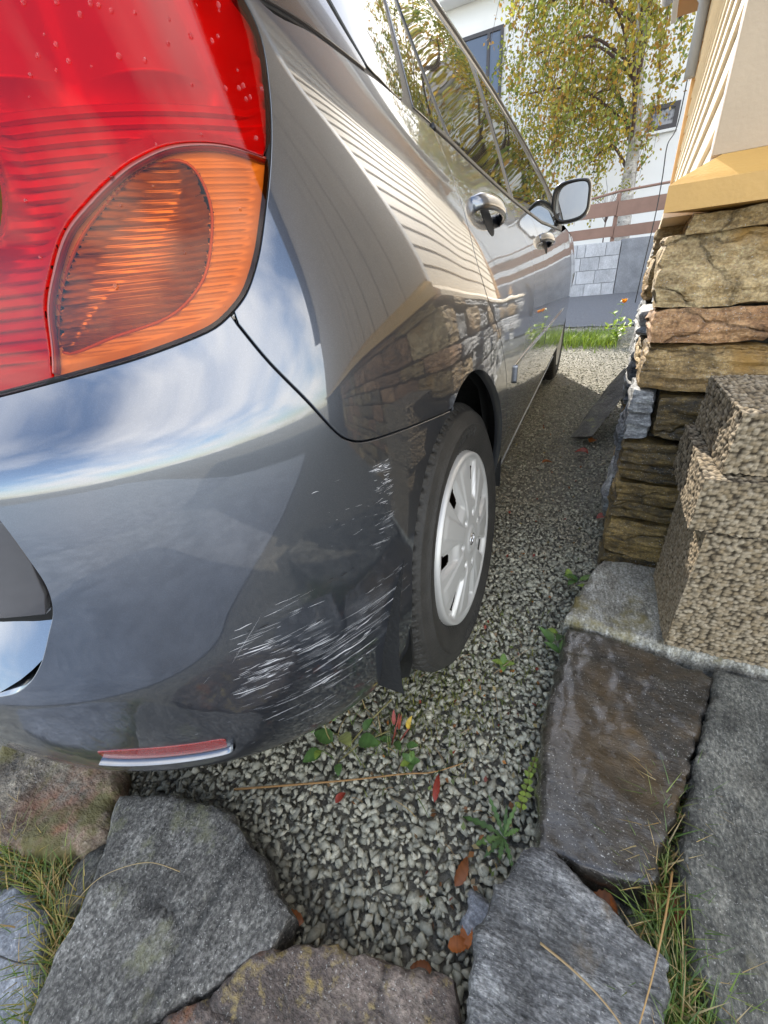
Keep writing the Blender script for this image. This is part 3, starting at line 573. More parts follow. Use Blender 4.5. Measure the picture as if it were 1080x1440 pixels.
M_rustslab = stone_mat('rust_stained_stone', [(.36, (.04, .032, .024)), (.50, (.17, .140, .105)), (.66, (.36, .31, .23))], (.55, .85), (1, 2, 1), (0, 0, -.3), 9, 60, .9, patch=[dict(scale=8, lo=.42, hi=.58, col=(.30, .12, .06), centre=(-.60, .06, .05), radius=.13), dict(scale=8, lo=.5, hi=.6, col=(.14, .12, .04), loc=(2, 2, 0))], speck=.2)
M_blueslab = stone_mat('blue_grey_slab', [(.36, (.08, .088, .10)), (.50, (.18, .192, .215)), (.66, (.33, .34, .36))], (.45, .7), (1, 1.6, 1), (0, 0, .6), 9, 90, .35, speck=.1)
M_step = stone_mat('pale_step_stone', [(.36, (.08, .072, .052)), (.50, (.28, .265, .22)), (.66, (.56, .55, .50))], (.35, .75), (3.0, 1, 1), (0, 0, .2), 8, 60, .6, patch=[dict(scale=8, lo=.5, hi=.62, col=(.20, .165, .06))], speck=.15)
slab('flagstone', 'dark wet flagstone with a glossy surface below the concrete blocks', [(.200, .80), (.29, .80), (.378, .785), (.474, .757), (.432, .62), (.389, .48), (.36, .40), (.345, .352), (.27, .338), (.200, .333), (.189, .443), (.180, .56), (.196, .677)], .082, .13, M_wet, (.02, .0), amp=.007, freq=10, edge=.006, strata=3, seed=2)
slab('flagstone', 'long grey green flagstone along the right edge', [(.485, .775), (.60, .78), (.80, .78), (.82, .1), (.62, -.05), (.50, .06), (.425, .20), (.386, .30), (.392, .43), (.43, .58), (.468, .70)], .088, .13, M_gslab, amp=.0035, freq=8, edge=.005, seed=3)
slab('flagstone', 'pale streaked step stone at the foot of the stone wall', [(.268, 1.075), (.225, .93), (.197, .822), (.28, .812), (.382, .80), (.50, .80), (.62, .80), (.64, 1.07), (.44, 1.08)], .098, .12, M_step, amp=.006, freq=9, edge=.008, seed=4)
slab('flagstone', 'blue grey banded flagstone with a pointed top at the bottom right', [(.186, .322), (.215, .327), (.265, .305), (.352, .272), (.345, .22), (.325, .13), (.25, .02), (.165, .04), (.147, .12), (.138, .189), (.15, .255)], .105, .15, M_boulder, (-.05, .02), amp=.006, freq=8, edge=.006, strata=2.5, seed=5)
slab('flagstone', 'brown red flagstone at the bottom edge between two grey ones', [(-.135, .062), (-.08, .097), (-.026, .117), (.05, .135), (.118, .152), (.140, .10), (.145, .02), (.10, -.12), (-.1, -.16), (-.24, -.09), (-.212, -.042), (-.163, .012)], .080, .13, M_redslab, amp=.004, freq=8, edge=.006, seed=6)
slab('flagstone', 'large speckled grey flagstone under the bumper corner', [(-.500, .118), (-.40, .160), (-.304, .178), (-.235, .164), (-.17, .138), (-.112, .116), (-.118, .075), (-.160, .028), (-.207, -.026), (-.248, -.060), (-.31, -.13), (-.37, -.10), (-.405, -.02), (-.445, .05)], .080, .13, M_bigslab, amp=.0045, freq=8, edge=.005, seed=7)
slab('flagstone', 'brown stone with rust coloured stains under the left end of the bumper', [(-.855, .05), (-.92, .14), (-.75, .20), (-.607, .165), (-.545, .13), (-.490, .075), (-.505, .03), (-.563, .005), (-.62, -.008), (-.70, -.016), (-.82, -.02)], .055, .12, M_rustslab, amp=.014, freq=9, edge=.012, seed=8)
slab('flagstone', 'smooth blue grey flagstone in the bottom left corner', [(-.62, -.055), (-.545, -.032), (-.475, -.040), (-.42, -.072), (-.376, -.105), (-.37, -.19), (-.48, -.28), (-.75, -.24), (-.76, -.10)], .050, .12, M_blueslab, amp=.005, freq=8, edge=.010, seed=9)
slab('flagstone', 'small mossy stone wedged in the joint beside the rust stained stone', [(-.487, .06), (-.462, .05), (-.448, .0), (-.455, -.03), (-.49, -.02), (-.508, .02)], .045, .10, M_gslab, amp=.008, freq=14, edge=.012, seed=10)
slab('slate_shard', 'small dark slate shard lying in the gravel by the banded flagstone', [(.115, .262), (.148, .25), (.140, .205), (.112, .215)], .022, .03, M_blueslab, amp=.004, freq=20, edge=.006, seed=11, group=None, cat='stone', step=.005)
# leaning slate board by the foundation
pl = [(.115, 2.20, .0), (.20, 2.17, .02), (.41, 2.62, .27), (.40, 2.66, .34), (.30, 2.60, .235), (.185, 2.36, .10)]
M_plank = stone_mat('weathered_slate', [(.30, (.045, .043, .038)), (.50, (.10, .095, .08)), (.70, (.20, .19, .15))], (.5, .8), (1, 1, 1), (0, 0, 0), 10, 60, .7, patch=[dict(scale=16, lo=.58, hi=.66, col=(.26, .25, .13))])
lm = prism_mesh(pl, (.016, -.034, .026), 'slate'); bm = bmesh.new(); bm.from_mesh(lm); bmesh.ops.triangulate(bm, faces=bm.faces[:]); bmesh.ops.subdivide_edges(bm, edges=bm.edges[:], cuts=5, use_grid_fill=True)
for v in bm.verts: v.co += noise.noise_vector(v.co*14)*.010+noise.noise_vector(v.co*45)*.004
bm.to_mesh(lm); bm.free()
tag(obj('leaning_slate', lm, M_plank), 'long pointed slate leaning from the gravel against the stone foundation', 'stone slab')
# ---------------------------------------------------------------- gravel
def hull_variants(n, k=13):
    out = []
    for _ in range(n):
        bm = bmesh.new(); sc = rng.uniform(.62, 1.15, 3)*np.array([1.15, .9, .7])
        for _ in range(k): p = rng.normal(size=3); p /= np.linalg.norm(p); bm.verts.new(Vector(p*sc*rng.uniform(.82, 1.05)))
        r = bmesh.ops.convex_hull(bm, input=bm.verts[:]); bmesh.ops.delete(bm, geom=[g for g in r['geom_interior'] if isinstance(g, bmesh.types.BMVert)], context='VERTS')
        bmesh.ops.triangulate(bm, faces=bm.faces[:]); bm.verts.index_update(); out.append((np.array([v.co for v in bm.verts]), np.array([[v.index for v in f.verts] for f in bm.faces]))); bm.free()
    return out
HV = hull_variants(24)
def rand_rot(n):
    q = rng.normal(size=(n, 4)); q /= np.linalg.norm(q, axis=1, keepdims=True); w, x, y, z = q.T
    return np.stack([1-2*(y*y+z*z), 2*(x*y-z*w), 2*(x*z+y*w), 2*(x*y+z*w), 1-2*(x*x+z*z), 2*(y*z-x*w), 2*(x*z-y*w), 2*(y*z+x*w), 1-2*(x*x+y*y)], 1).reshape(n, 3, 3)
def scatter(name, P, size, cols):
    V, F, Cc = [], [], []; o = 0; idx = rng.integers(len(HV), size=len(P)); Rm = rand_rot(len(P))
    for vi in range(len(HV)):
        k = np.where(idx == vi)[0]
        if not len(k): continue
        hv, hf = HV[vi]; v = np.einsum('nij,mj->nmi', Rm[k], hv)*size[k, None, None]; v[..., 2] *= .8; v += P[k, None, :]
        n, m = len(k), len(hv); V.append(v.reshape(-1, 3)); F.append((hf[None]+(np.arange(n)*m)[:, None, None]).reshape(-1, 3)+o); Cc.append(np.repeat(cols[k], m, 0)); o += n*m
    return mesh_np(name, np.concatenate(V), np.concatenate(F), False, np.concatenate(Cc))
def jitter_grid(x0, x1, y0, y1, s):
    gx, gy = np.meshgrid(np.arange(x0, x1, s), np.arange(y0, y1, s)); return np.stack([gx.ravel(), gy.ravel()], 1)+rng.uniform(-.5, .5, (gx.size, 2))*s
M_gravel = tint_mat('gravel_stone', .75, bump=.35)
A = np.concatenate([jitter_grid(-.62, .34, .06, 1.5, .0138), jitter_grid(-.62, .34, .06, 1.5, .0125), jitter_grid(-.50, .42, 1.5, 3.2, .0155), jitter_grid(-.35, .5, 3.2, 5.9, .024)])
hn = np.array([noise.noise(Vector((x*2.2, y*2.2, 5))) for x, y in A]); h2 = np.array([noise.noise(Vector((x*9, y*9, 1))) for x, y in A])
sz = rng.uniform(.0050, .0112, len(A))*np.where(A[:, 1] > 1.2, .85, 1.08)*np.where(rng.random(len(A)) < .07, 1.5, 1)
tone = np.clip(rng.beta(2.2, 2.4, len(A))*.9+.05+hn*.12, 0, 1)
ca, cb, cc = np.array([.17, .168, .138]), np.array([.38, .37, .285]), np.array([.60, .57, .44]); t = tone[:, None]
colr = np.where(t < .5, ca+(cb-ca)*t*2, cb+(cc-cb)*(t-.5)*2)*np.array([1, 1, 1])
# darker fringe along the near flagstones, brown dirt in the wheel track, moss by the tyre
warm = np.clip((A[:, 1:2]-.9)/.5, 0, 1)*np.clip((2.6-A[:, 1:2])/.8, 0, 1)*(.5+.5*np.clip(h2[:, None]*2, -1, 1)); colr = colr*(1-warm*.45)+np.array([.30, .235, .15])*warm*.45*(.5+t)
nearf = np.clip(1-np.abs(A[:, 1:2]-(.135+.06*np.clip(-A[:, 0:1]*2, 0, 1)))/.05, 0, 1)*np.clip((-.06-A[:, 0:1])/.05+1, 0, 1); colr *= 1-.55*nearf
P3 = np.concatenate([A, (rng.uniform(-.006, .006, len(A))+h2*.004)[:, None]], 1)
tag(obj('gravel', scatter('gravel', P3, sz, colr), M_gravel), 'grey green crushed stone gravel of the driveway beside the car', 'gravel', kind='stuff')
B_ = np.stack([rng.uniform(.40, .50, 90), rng.uniform(.5, .78, 90)], 1); B_[:, 0] = .355+(B_[:, 1]-.3)*.24+rng.uniform(-.02, .03, 90)
tag(obj('joint_gravel', scatter('joint_gravel', np.concatenate([B_, rng.uniform(.03, .06, (90, 1))], 1), rng.uniform(.006, .012, 90), np.tile([.24, .22, .17], (90, 1))*rng.uniform(.4, 1.6, (90, 1))), M_gravel), 'small stones filling the joint between the wet and grey green flagstones', 'gravel', kind='stuff')

# ================================================================== CAR
# body skin S(u, z): u runs round the plan outline from the middle of the tail to the nose, z is the height off the driveway
def _pch(xs,ys,x):
    xs=np.array(xs,float);ys=np.array(ys,float);h=np.diff(xs);dl=np.diff(ys)/h;m=np.zeros_like(ys);m[0]=dl[0];m[-1]=dl[-1]
    for i in range(1,len(xs)-1):
        m[i]=(dl[i-1]*h[i]+dl[i]*h[i-1])/(h[i]+h[i-1])
    i=np.clip(np.searchsorted(xs,x,side='right')-1,0,len(xs)-2);t=(x-xs[i])/h[i];t2=t*t;t3=t2*t
    return (2*t3-3*t2+1)*ys[i]+(t3-2*t2+t)*h[i]*m[i]+(-2*t3+3*t2)*ys[i+1]+(t3-t2)*h[i]*m[i+1]
def _gauss(y,dx,s):
    n=int(4*s/dx);k=np.exp(-.5*(np.arange(-n,n+1)*dx/s)**2);k/=k.sum()
    a=2*y[0]-y[n:0:-1];b=2*y[-1]-y[-2:-n-2:-1]
    return np.convolve(np.concatenate([a,y,b]),k,'valid')
PLAN=np.array([(-.8525,.02),(-.65,.028),(-.48,.050),(-.34,.092),(-.22,.160),(-.125,.25),(-.06,.355),(-.022,.48),(-.006,.62),(-.004,.78),(-.012,1.05),(-.018,1.5),(-.02,2.1),(-.024,2.7),(-.030,3.2),(-.06,3.65),(-.20,3.98),(-.5,4.13),(-.8525,4.18)])
_U=np.concatenate([[0],np.cumsum(np.linalg.norm(np.diff(PLAN,axis=0),axis=1))])
UMAX=_U[-1]; DU=.002; _ug=np.arange(0,UMAX+DU,DU)
_gx=_gauss(_pch(_U,PLAN[:,0],_ug),DU,.04);_gy=_gauss(_pch(_U,PLAN[:,1],_ug),DU,.04)
_zg=np.arange(.10,1.66,.001)
_dr=_gauss(_pch([.10,.20,.22,.25,.29,.34,.40,.455,.47,.55,.64,.70,.735,.745,.775,.80,.90,1.0,1.1,1.3,1.66],[.20,.085,.060,.042,.029,.019,.010,.002,.0,.003,.010,.020,.030,.036,.066,.090,.115,.145,.18,.27,.46],_zg),.001,.005)
_ds=_gauss(_pch([.10,.16,.22,.28,.36,.46,.56,.66,.76,.86,.93,.99,1.03,1.1,1.155,1.25,1.36,1.47,1.55,1.66],[.13,.10,.075,.04,.02,.006,.0,.0,.010,.032,.058,.086,.107,.142,.169,.216,.276,.346,.42,.56],_zg),.001,.018)
_db=_gauss(_pch([.10,.20,.23,.28,.36,.46,.56,.66,1.66],[.16,.07,.045,.025,.012,.004,.0,.0,.0],_zg),.001,.012)
def _sm(x,a,b):
    t=np.clip((x-a)/(b-a),0,1);return t*t*t*(t*(6*t-15)+10)
def S(u,z,off=0.0):
    u=np.asarray(u,float);z=np.asarray(z,float)
    g=lambda v:np.stack([np.interp(v,_ug,_gx),np.interp(v,_ug,_gy)],-1)
    p=g(u);t=g(u+.012)-g(u-.012);t/=np.linalg.norm(t,axis=-1,keepdims=True)
    n=np.stack([t[...,1],-t[...,0]],-1);w=_sm(u,.48,1.0)
    d=(1-w)*np.interp(z,_zg,_dr)+w*(np.interp(z,_zg,_ds)+(1-_sm(u,1.15,1.6))*(_sm(.56-z,0,.2))*(np.interp(z,_zg,_db)-np.interp(z,_zg,_ds)))+off
    q=p-n*d[...,None]
    return np.concatenate([q,np.broadcast_to(z,q.shape[:-1])[...,None]],-1)

car = thing('car', 'dark grey metallic compact car with scratched rear bumper parked beside the stone wall', 'car', (-.8525, 2.1, 0))
MIRR = SLOPE @ Matrix.Translation((-1.705, 0, 0)) @ Matrix.Diagonal((-1, 1, 1, 1))
def skin_normals(u, z, offv):
    e = .004; du = S(u+e, z, offv)-S(u-e, z, offv); dz = S(u, z+e, offv)-S(u, z-e, offv); n = np.cross(du, dz); return n/np.linalg.norm(n, axis=-1, keepdims=True)
def panel_mesh(name, poly, off=0.0, step=.012, gap=.002, flange=.012, offfn=None, bnd=.006):
    p = np.asarray(poly, float); p = p if area2(p) > 0 else p[::-1]; p = resample(p, bnd)
    if gap: p = shrink(p, gap)
    vs, fs, orig = cdt_fill(p, step); u, z = vs[:, 0], vs[:, 1]; o = np.full(len(u), float(off))
    if offfn is not None: o = o+offfn(u, z)
    X = S(u, z, o)
    if offfn is not None:
        e = .002; a = S(u+e, z, off+offfn(u+e, z))-S(u-e, z, off+offfn(u-e, z)); b = S(u, z+e, off+offfn(u, z+e))-S(u, z-e, off+offfn(u, z-e)); nn = np.cross(a, b); nn /= np.linalg.norm(nn, axis=1, keepdims=True)
    else: nn = skin_normals(u, z, o)
    V = [tuple(q) for q in X]; F = [tuple(f) for f in fs]; NV = [tuple(q) for q in nn]
    if flange:
        bi = [None]*len(p)
        for vi, oo in enumerate(orig):
            for k in oo:
                if k < len(p): bi[k] = vi
        bi = [b for b in bi if b is not None]; m = len(bi); B = vs[bi]; t = np.roll(B, -1, 0)-np.roll(B, 1, 0); t /= np.linalg.norm(t, axis=1, keepdims=True)+1e-9; out = np.stack([t[:, 1], -t[:, 0]], 1)
        O3 = S(B[:, 0]+out[:, 0]*.003, B[:, 1]+out[:, 1]*.003, o[bi])-X[bi]; O3 /= np.linalg.norm(O3, axis=1, keepdims=True)+1e-9; nb = nn[bi]
        rings = [bi]
        for (ou, dn, k) in [(.0010, .0012, .7), (.0012, flange, 1.0)]:
            st0 = len(V); P = X[bi]+O3*ou-nb*dn; nv = nb*(1-k)+O3*k; nv /= np.linalg.norm(nv, axis=1, keepdims=True); V += [tuple(q) for q in P]; NV += [tuple(q) for q in nv]; rings.append(list(range(st0, st0+m)))
        for a, b in zip(rings[:-1], rings[1:]):
            for i in range(m): j = (i+1) % m; F.append((a[i], b[i], b[j], a[j]))
    me = mesh(name, V, F, True); ln = [NV[l.vertex_index] for l in me.loops]; me.normals_split_custom_set(ln); return me
def panel(name, poly, mat, parent=None, both=True, **kw):
    me = panel_mesh(name, poly, **kw); o = obj(name, me, mat, parent or car)
    if both: obj(name, me, mat, MIRROR_PARENT.get(parent, car) if parent else car, MIRR)
    return o
MIRROR_PARENT = {}
def panel2(name, poly, mat, **kw):
    """a part on both sides; remembers the left twin so sub-parts can go under it"""
    me = panel_mesh(name, poly, **kw); o = obj(name, me, mat, car); MIRROR_PARENT[o] = obj(name, me, mat, car, MIRR); return o
def sub2(name, me, mat, parent): 
    o = obj(name, me, mat, parent); obj(name, me, mat, MIRROR_PARENT[parent], MIRR); return o
def cr(pts, n=5): return catmull(pts, n)
SEAM = cr([(.855, .824), (.872, .790), (.896, .752), (.918, .716), (.933, .701), (.956, .692), (1.010, .685), (1.08, .677), (1.155, .667)])
LBOT = cr([(.57, .789), (.623, .793), (.696, .801), (.766, .810), (.827, .822), (.852, .833)])
LSIDE = cr([(.852, .833), (.871, .847), (.892, .872), (.913, .903), (.949, .955), (.975, .996), (.996, 1.036), (.995, 1.066), (.975, 1.10), (.93, 1.15)])
LAMP = [(.50, .786)] + LBOT + LSIDE[1:] + cr([(.93, 1.15), (.85, 1.19), (.72, 1.20), (.60, 1.17), (.53, 1.05), (.50, .92)])[1:]
NOTCH = cr([(.565, .787), (.585, .75), (.604, .698), (.612, .655), (.613, .63), (.606, .605), (.59, .58), (.561, .54), (.531, .512), (.496, .497), (.42, .490), (.2, .488), (0, .488)])
ARCH_R = cr([(1.02, .30), (1.017, .36), (1.019, .43), (1.022, .493), (1.037, .558), (1.063, .612), (1.10, .646), (1.155, .668)])
ARCH_T = cr([(1.155, .668), (1.19, .687), (1.24, .695), (1.293, .689), (1.35, .669), (1.406, .637), (1.475, .590), (1.545, .525), (1.595, .45), (1.62, .39), (1.635, .30), (1.64, .25)])
bumper_poly = cr([(0, .212), (.5, .212), (.8, .216), (.93, .232), (1.0, .262), (1.02, .30)]) + ARCH_R[1:] + SEAM[::-1] + LBOT[::-1] + NOTCH
def chips(u, z): return .0004*np.sin(u*91)*np.sin(z*73)
bumper = panel('rear_bumper', bumper_poly, M_paint, both=False, step=.011, flange=.045, bnd=.006)
bumper['label'] = 'rear bumper corner with long white scrape marks'
bumper_left = obj('rear_bumper', bumper.data, M_paint, car, MIRR)
MIRROR_PARENT[bumper] = bumper_left
RSEAM = cr([(1.69, .26), (1.68, .33), (1.655, .44), (1.60, .56), (1.53, .66), (1.46, .735), (1.405, .785), (1.372, .847), (1.381, .908), (1.392, .955), (1.402, 1.027)])
quarter = SEAM + ARCH_T + [(1.685, .25)] + RSEAM[1:] + cr([(1.402, 1.027), (1.315, 1.036), (1.221, 1.047), (1.178, 1.050), (1.096, 1.061), (1.024, 1.067), (1.0, 1.12), (.988, 1.20), (.992, 1.30), (1.02, 1.40), (1.04, 1.44)])[1:] + cr([(.935, 1.44), (.905, 1.30), (.925, 1.20), (.93, 1.15)]) + LSIDE[::-1][1:-1]
panel('quarter_panel', quarter, M_paint, flange=.018, step=.011)
FSEAM = cr([(2.335, .26), (2.339, .58), (2.320, .70), (2.317, .775), (2.310, .86), (2.245, .945)])
belt = [(2.245, .945), (1.974, .967), (1.498, 1.020), (1.402, 1.027)]
rdoor = panel2('rear_door', [(1.69, .26), (2.335, .26)] + FSEAM[1:] + belt[1:] + RSEAM[::-1][1:-1], M_paint)
FWS = cr([(3.17, .26), (3.20, .58), (3.20, .80), (3.235, .912)])
fdoor = panel2('front_door', [(2.335, .26)] + FWS + [(2.466, .928), (2.245, .945)] + FSEAM[::-1][1:-1], M_paint)
fa = [(3.942+.36*math.cos(a), .325+.365*math.sin(a)) for a in np.linspace(math.pi+.15, -.2, 30)]
panel('front_wing', [(3.17, .26), (3.55, .26)] + fa + [(4.36, .30), (4.40, .62), (4.33, .80), (3.95, .90), (3.55, .93), (3.235, .912)] + FWS[::-1][1:-1], M_paint)
panel('front_bumper', [(4.36, .24), (UMAX, .24), (UMAX, .66), (4.40, .62)], M_paint)
panel('headlamp', [(4.40, .63), (4.95, .66), (4.9, .80), (4.33, .80)], M_glass)
panel('grille', [(4.96, .66), (UMAX, .66), (UMAX, .82), (4.92, .80)], M_black)
panel('sill', [(1.66, .20), (3.56, .20), (3.56, .258), (1.66, .258)], M_black, off=-.004)
panel('sill_gleam', [(1.70, .238), (3.5, .238), (3.5, .256), (1.70, .256)], M_sillgleam, off=-.009, gap=0, flange=.01)  # light strip laid on as the bright reflection at the sill edge
# glasshouse
DLO = [(1.024, 1.070)] + cr([(1.024, 1.070), (1.096, 1.064), (1.178, 1.053), (1.221, 1.050), (1.315, 1.039), (1.402, 1.031), (1.498, 1.023), (1.974, .970), (2.245, .948), (2.466, .931), (3.235, .915), (3.44, .965)])[1:] + cr([(3.44, .97), (3.18, 1.132), (2.56, 1.297), (2.1, 1.367), (1.5, 1.397), (1.15, 1.382), (1.045, 1.33), (1.005, 1.2), (1.024, 1.075)])[1:-1]
panel('window_surround', DLO, M_black, off=.004, gap=0, flange=.02, step=.02)
panel('pillar_trim', cr([(1.028, 1.073), (1.096, 1.067), (1.178, 1.056), (1.203, 1.058), (1.168, 1.11), (1.10, 1.25), (1.085, 1.34)]) + [(1.05, 1.325), (1.012, 1.2)], M_trim, off=.001, gap=.001, flange=.004)
panel('quarter_window', cr([(1.213, 1.060), (1.235, 1.054), (1.303, 1.046), (1.36, 1.105), (1.43, 1.184), (1.52, 1.30), (1.56, 1.37)]) + cr([(1.20, 1.365), (1.13, 1.34), (1.125, 1.25), (1.185, 1.112), (1.213, 1.060)])[:-1], M_glass, off=.0015, gap=.0005, flange=.003)
sub2('window_glass', panel_mesh('window_glass', [(1.345, 1.044), (1.488, 1.030), (1.523, 1.221), (1.56, 1.36), (1.45, 1.184)], off=.0015, gap=.001, flange=.003), M_glass, rdoor)
sub2('window_glass', panel_mesh('window_glass', [(1.520, 1.027), (1.955, .976), (2.08, 1.11), (2.20, 1.33), (1.62, 1.375), (1.55, 1.21)], off=.0015, gap=.001, flange=.003), M_glass, rdoor)
sub2('window_glass', panel_mesh('window_glass', [(2.02, .972), (2.245, .953), (2.466, .937), (3.13, .925), (3.10, 1.10), (2.56, 1.265), (2.28, 1.325), (2.15, 1.12)], off=.0015, gap=.001, flange=.003), M_glass, fdoor)
sub2('belt_strip', panel_mesh('belt_strip', [(1.41, 1.030), (1.498, 1.0225), (1.974, .970), (2.24, .948), (2.24, .955), (1.974, .977), (1.498, 1.0295), (1.41, 1.037)], off=-.003, gap=0, flange=.006), M_black, rdoor)
sub2('belt_strip', panel_mesh('belt_strip', [(2.25, .9475), (2.466, .931), (3.2, .916), (3.2, .923), (2.466, .938), (2.25, .9545)], off=-.003, gap=0, flange=.006), M_black, fdoor)
RAIL_O = [(3.56, .965), (3.26, 1.165), (2.60, 1.345), (2.1, 1.425), (1.5, 1.46), (1.08, 1.445)]
panel('roof_rail', [(1.03, 1.335)] + cr([(1.045, 1.345), (1.15, 1.387), (1.5, 1.402), (2.1, 1.372), (2.56, 1.302), (3.18, 1.137), (3.46, .967)]) + cr(RAIL_O) + [(1.03, 1.44)], M_paint, gap=.001, flange=.01)
panel('drip_strip', cr([(1.15, 1.395), (1.5, 1.410), (2.1, 1.381), (2.56, 1.312), (3.18, 1.147), (3.44, .992)]) + cr([(3.44, 1.003), (3.18, 1.157), (2.56, 1.322), (2.1, 1.391), (1.5, 1.42), (1.15, 1.405)]), M_black, off=-.006, gap=0, flange=.008)
# tail: tailgate, glass, upper pillar, notch ledge
panel('tailgate', [(0, .572), (.585, .578), (.600, .613), (.604, .65), (.597, .698), (.578, .75), (.556, .782), (.498, .784), (.497, .92), (.525, 1.05), (.40, 1.06), (0, 1.06)], M_paint, off=.03, flange=.03, step=.02, offfn=lambda u, z: .012*(1/(1+np.exp((z-.625)*400))))
panel('tailgate_trim', [(0, .585), (.583, .590), (.594, .613), (.598, .65), (.592, .692), (.0, .70)], M_trim, off=.016, gap=.001, flange=.012, step=.02)
panel('ledge', cr([(0, .490), (.42, .492), (.496, .499), (.561, .542), (.60, .60)]) + [(.62, .60), (.60, .57), (0, .565)], M_paint, gap=0, flange=.0, step=.012, offfn=lambda u, z: .004+np.clip((z-.492), 0, 1)*.75)
panel('rear_window', [(0, 1.066), (.525, 1.056), (.60, 1.176), (.72, 1.206), (.80, 1.30), (.85, 1.42), (0, 1.45)], M_glass, off=.008, step=.03)
panel('upper_pillar', [(.726, 1.206), (.85, 1.194), (.93, 1.154), (.922, 1.2), (.902, 1.3), (.933, 1.44), (.857, 1.43), (.806, 1.30)], M_paint)
# inner shell, arch liners, underbody
SHELL = [(0, .25), (1.0, .27), (1.01, .45), (1.05, .62), (1.15, .68), (1.25, .71), (1.36, .68), (1.5, .60), (1.62, .45), (1.65, .26), (3.55, .26)] + [(3.942+.37*math.cos(a), .325+.375*math.sin(a)) for a in np.linspace(math.pi, 0, 14)] + [(4.4, .28), (UMAX, .28), (UMAX, .85), (4.3, .85), (3.5, .90), (2.3, .93), (1.4, .98), (.86, .80), (.5, .77), (0, .55)]
panel('inner_shell', SHELL, M_gap, off=.05, gap=0, flange=0, step=.05, bnd=.03)
def liner(yc, r, x0, x1, n=26):
    v = []; f = []
    for i in range(n+1):
        a = -.15+(math.pi+.3)*i/n
        for x in (x0, x1): v.append((x, yc+r*math.cos(a), .31+r*math.sin(a)))
    for i in range(n): f.append((2*i, 2*i+1, 2*i+3, 2*i+2))
    c = len(v); v.append((x0, yc, .31)); f += [(2*i, 2*i+2, c) for i in range(n)]
    return mesh('arch_liner', v, f)
for yc, r, xo in ((.762, .375, -.035), (3.377, .375, -.13)):
    me = liner(yc, r, -.27, xo); obj('arch_liner', me, M_liner, car); obj('arch_liner', me, M_liner, car, MIRR)
obj('underbody', box_mesh(-1.50, -.205, .30, 3.95, .22, .30), M_gap, car)
obj('cabin_floor', box_mesh(-1.55, -.16, .45, 3.6, .45, .80), M_gap, car)
# roof, windscreen, bonnet as lofted skins across the car
def loft(name, ring, crown, mat, n=14, fwd=0.0):
    v, f = [], []
    for (p, cz, fy) in ring:
        for k in range(n+1):
            t = k/n*2-1; s = 1-t*t; v.append((-.8525+(p[0]+.8525)*(-t), p[1]+fy*s, p[2]+cz*s))
    for i in range(len(ring)-1):
        for k in range(n): f.append((i*(n+1)+k, i*(n+1)+k+1, (i+1)*(n+1)+k+1, (i+1)*(n+1)+k))
    me = mesh(name, v, f); bm = bmesh.new(); bm.from_mesh(me); bmesh.ops.recalc_face_normals(bm, faces=bm.faces); bm.to_mesh(me); bm.free(); obj(name, me, mat, car)
ro = catmull(RAIL_O, 6); ro = [q for q in ro]
pt = [S(np.array(q[0]), np.array(q[1])) for q in ro]
top = [p for p in pt if p[1] < 1.75]; scr_ = [p for p in pt if p[1] > 1.70]
loft('roof', [(p, .12, 0) for p in top] + [((-.40, .52, 1.475), .11, -.03), ((-.38, .42, 1.455), .10, -.06), ((-.38, .37, 1.42), .09, -.08)], 0, M_paint)
loft('windscreen', [(p, .10-.06*(p[1]-1.7)/1.3, .05+.22*(p[1]-1.7)/1.3) for p in scr_], 0, M_glass)
be = [S(np.array(uu), np.array(zz)) for uu, zz in [(3.50, .945), (3.7, .925), (3.95, .90), (4.15, .86), (4.33, .80), (4.5, .78)]]
loft('bonnet', [(p, .09, .16 if i else .28) for i, p in enumerate(be)], 0, M_paint)
# ---- rub strips and handles
for par, (a, b, za, zb) in ((rdoor, (1.70, 2.325, .585, .566)), (fdoor, (2.35, 3.19, .565, .545))):
    sub2('rub_strip', panel_mesh('rub_strip', [(a, za-.024), (b, zb-.024), (b, zb+.02), (a, za+.02)], off=-.007, gap=0, flange=.009, step=.02), M_paint, par)
def handle(par, u0, z0, ln=.205):
    n = 14; v, f = [], []; m = 10
    for i in range(n+1):
        t = i/n; u = u0-ln/2+ln*t; s = math.sin(math.pi*t)**.45; w = .012+.004*math.sin(math.pi*t); th = .008; lift = .030*s
        c = S(np.array(u), np.array(z0-.02*(t-.5)), 0.0); nn = skin_normals(np.array([u]), np.array([z0]), 0.0)[0]; upv = np.array([0, 0, 1.]); upv -= nn*(nn@upv); upv /= np.linalg.norm(upv)
        for k in range(m): a = 2*math.pi*k/m; v.append(c+nn*(lift-.004+th*math.cos(a))+upv*w*math.sin(a))
    for i in range(n):
        for k in range(m): f.append((i*m+k, i*m+(k+1) % m, (i+1)*m+(k+1) % m, (i+1)*m+k))
    f += [tuple(range(m))[::-1], tuple(n*m+k for k in range(m))]
    sub2('door_handle', mesh('door_handle', v, f), M_paint, par)
    el = [(u0+.045*math.cos(a)-.012, z0-.006+.033*math.sin(a)) for a in np.linspace(0, 2*math.pi, 26)[:-1]]
    sub2('recess_shade', panel_mesh('recess_shade', el, off=-.0006, gap=0, flange=.002, offfn=lambda u, z: .0), M_gap, par)  # flat black patch standing in for the shade of the grip hollow
handle(rdoor, 1.575, .922); handle(fdoor, 2.43, .872)
sub2('lock_cylinder', tube_mesh([S(np.array(2.56), np.array(.868), .004), S(np.array(2.56), np.array(.868), -.006)], .012, 12), M_chrome, fdoor)
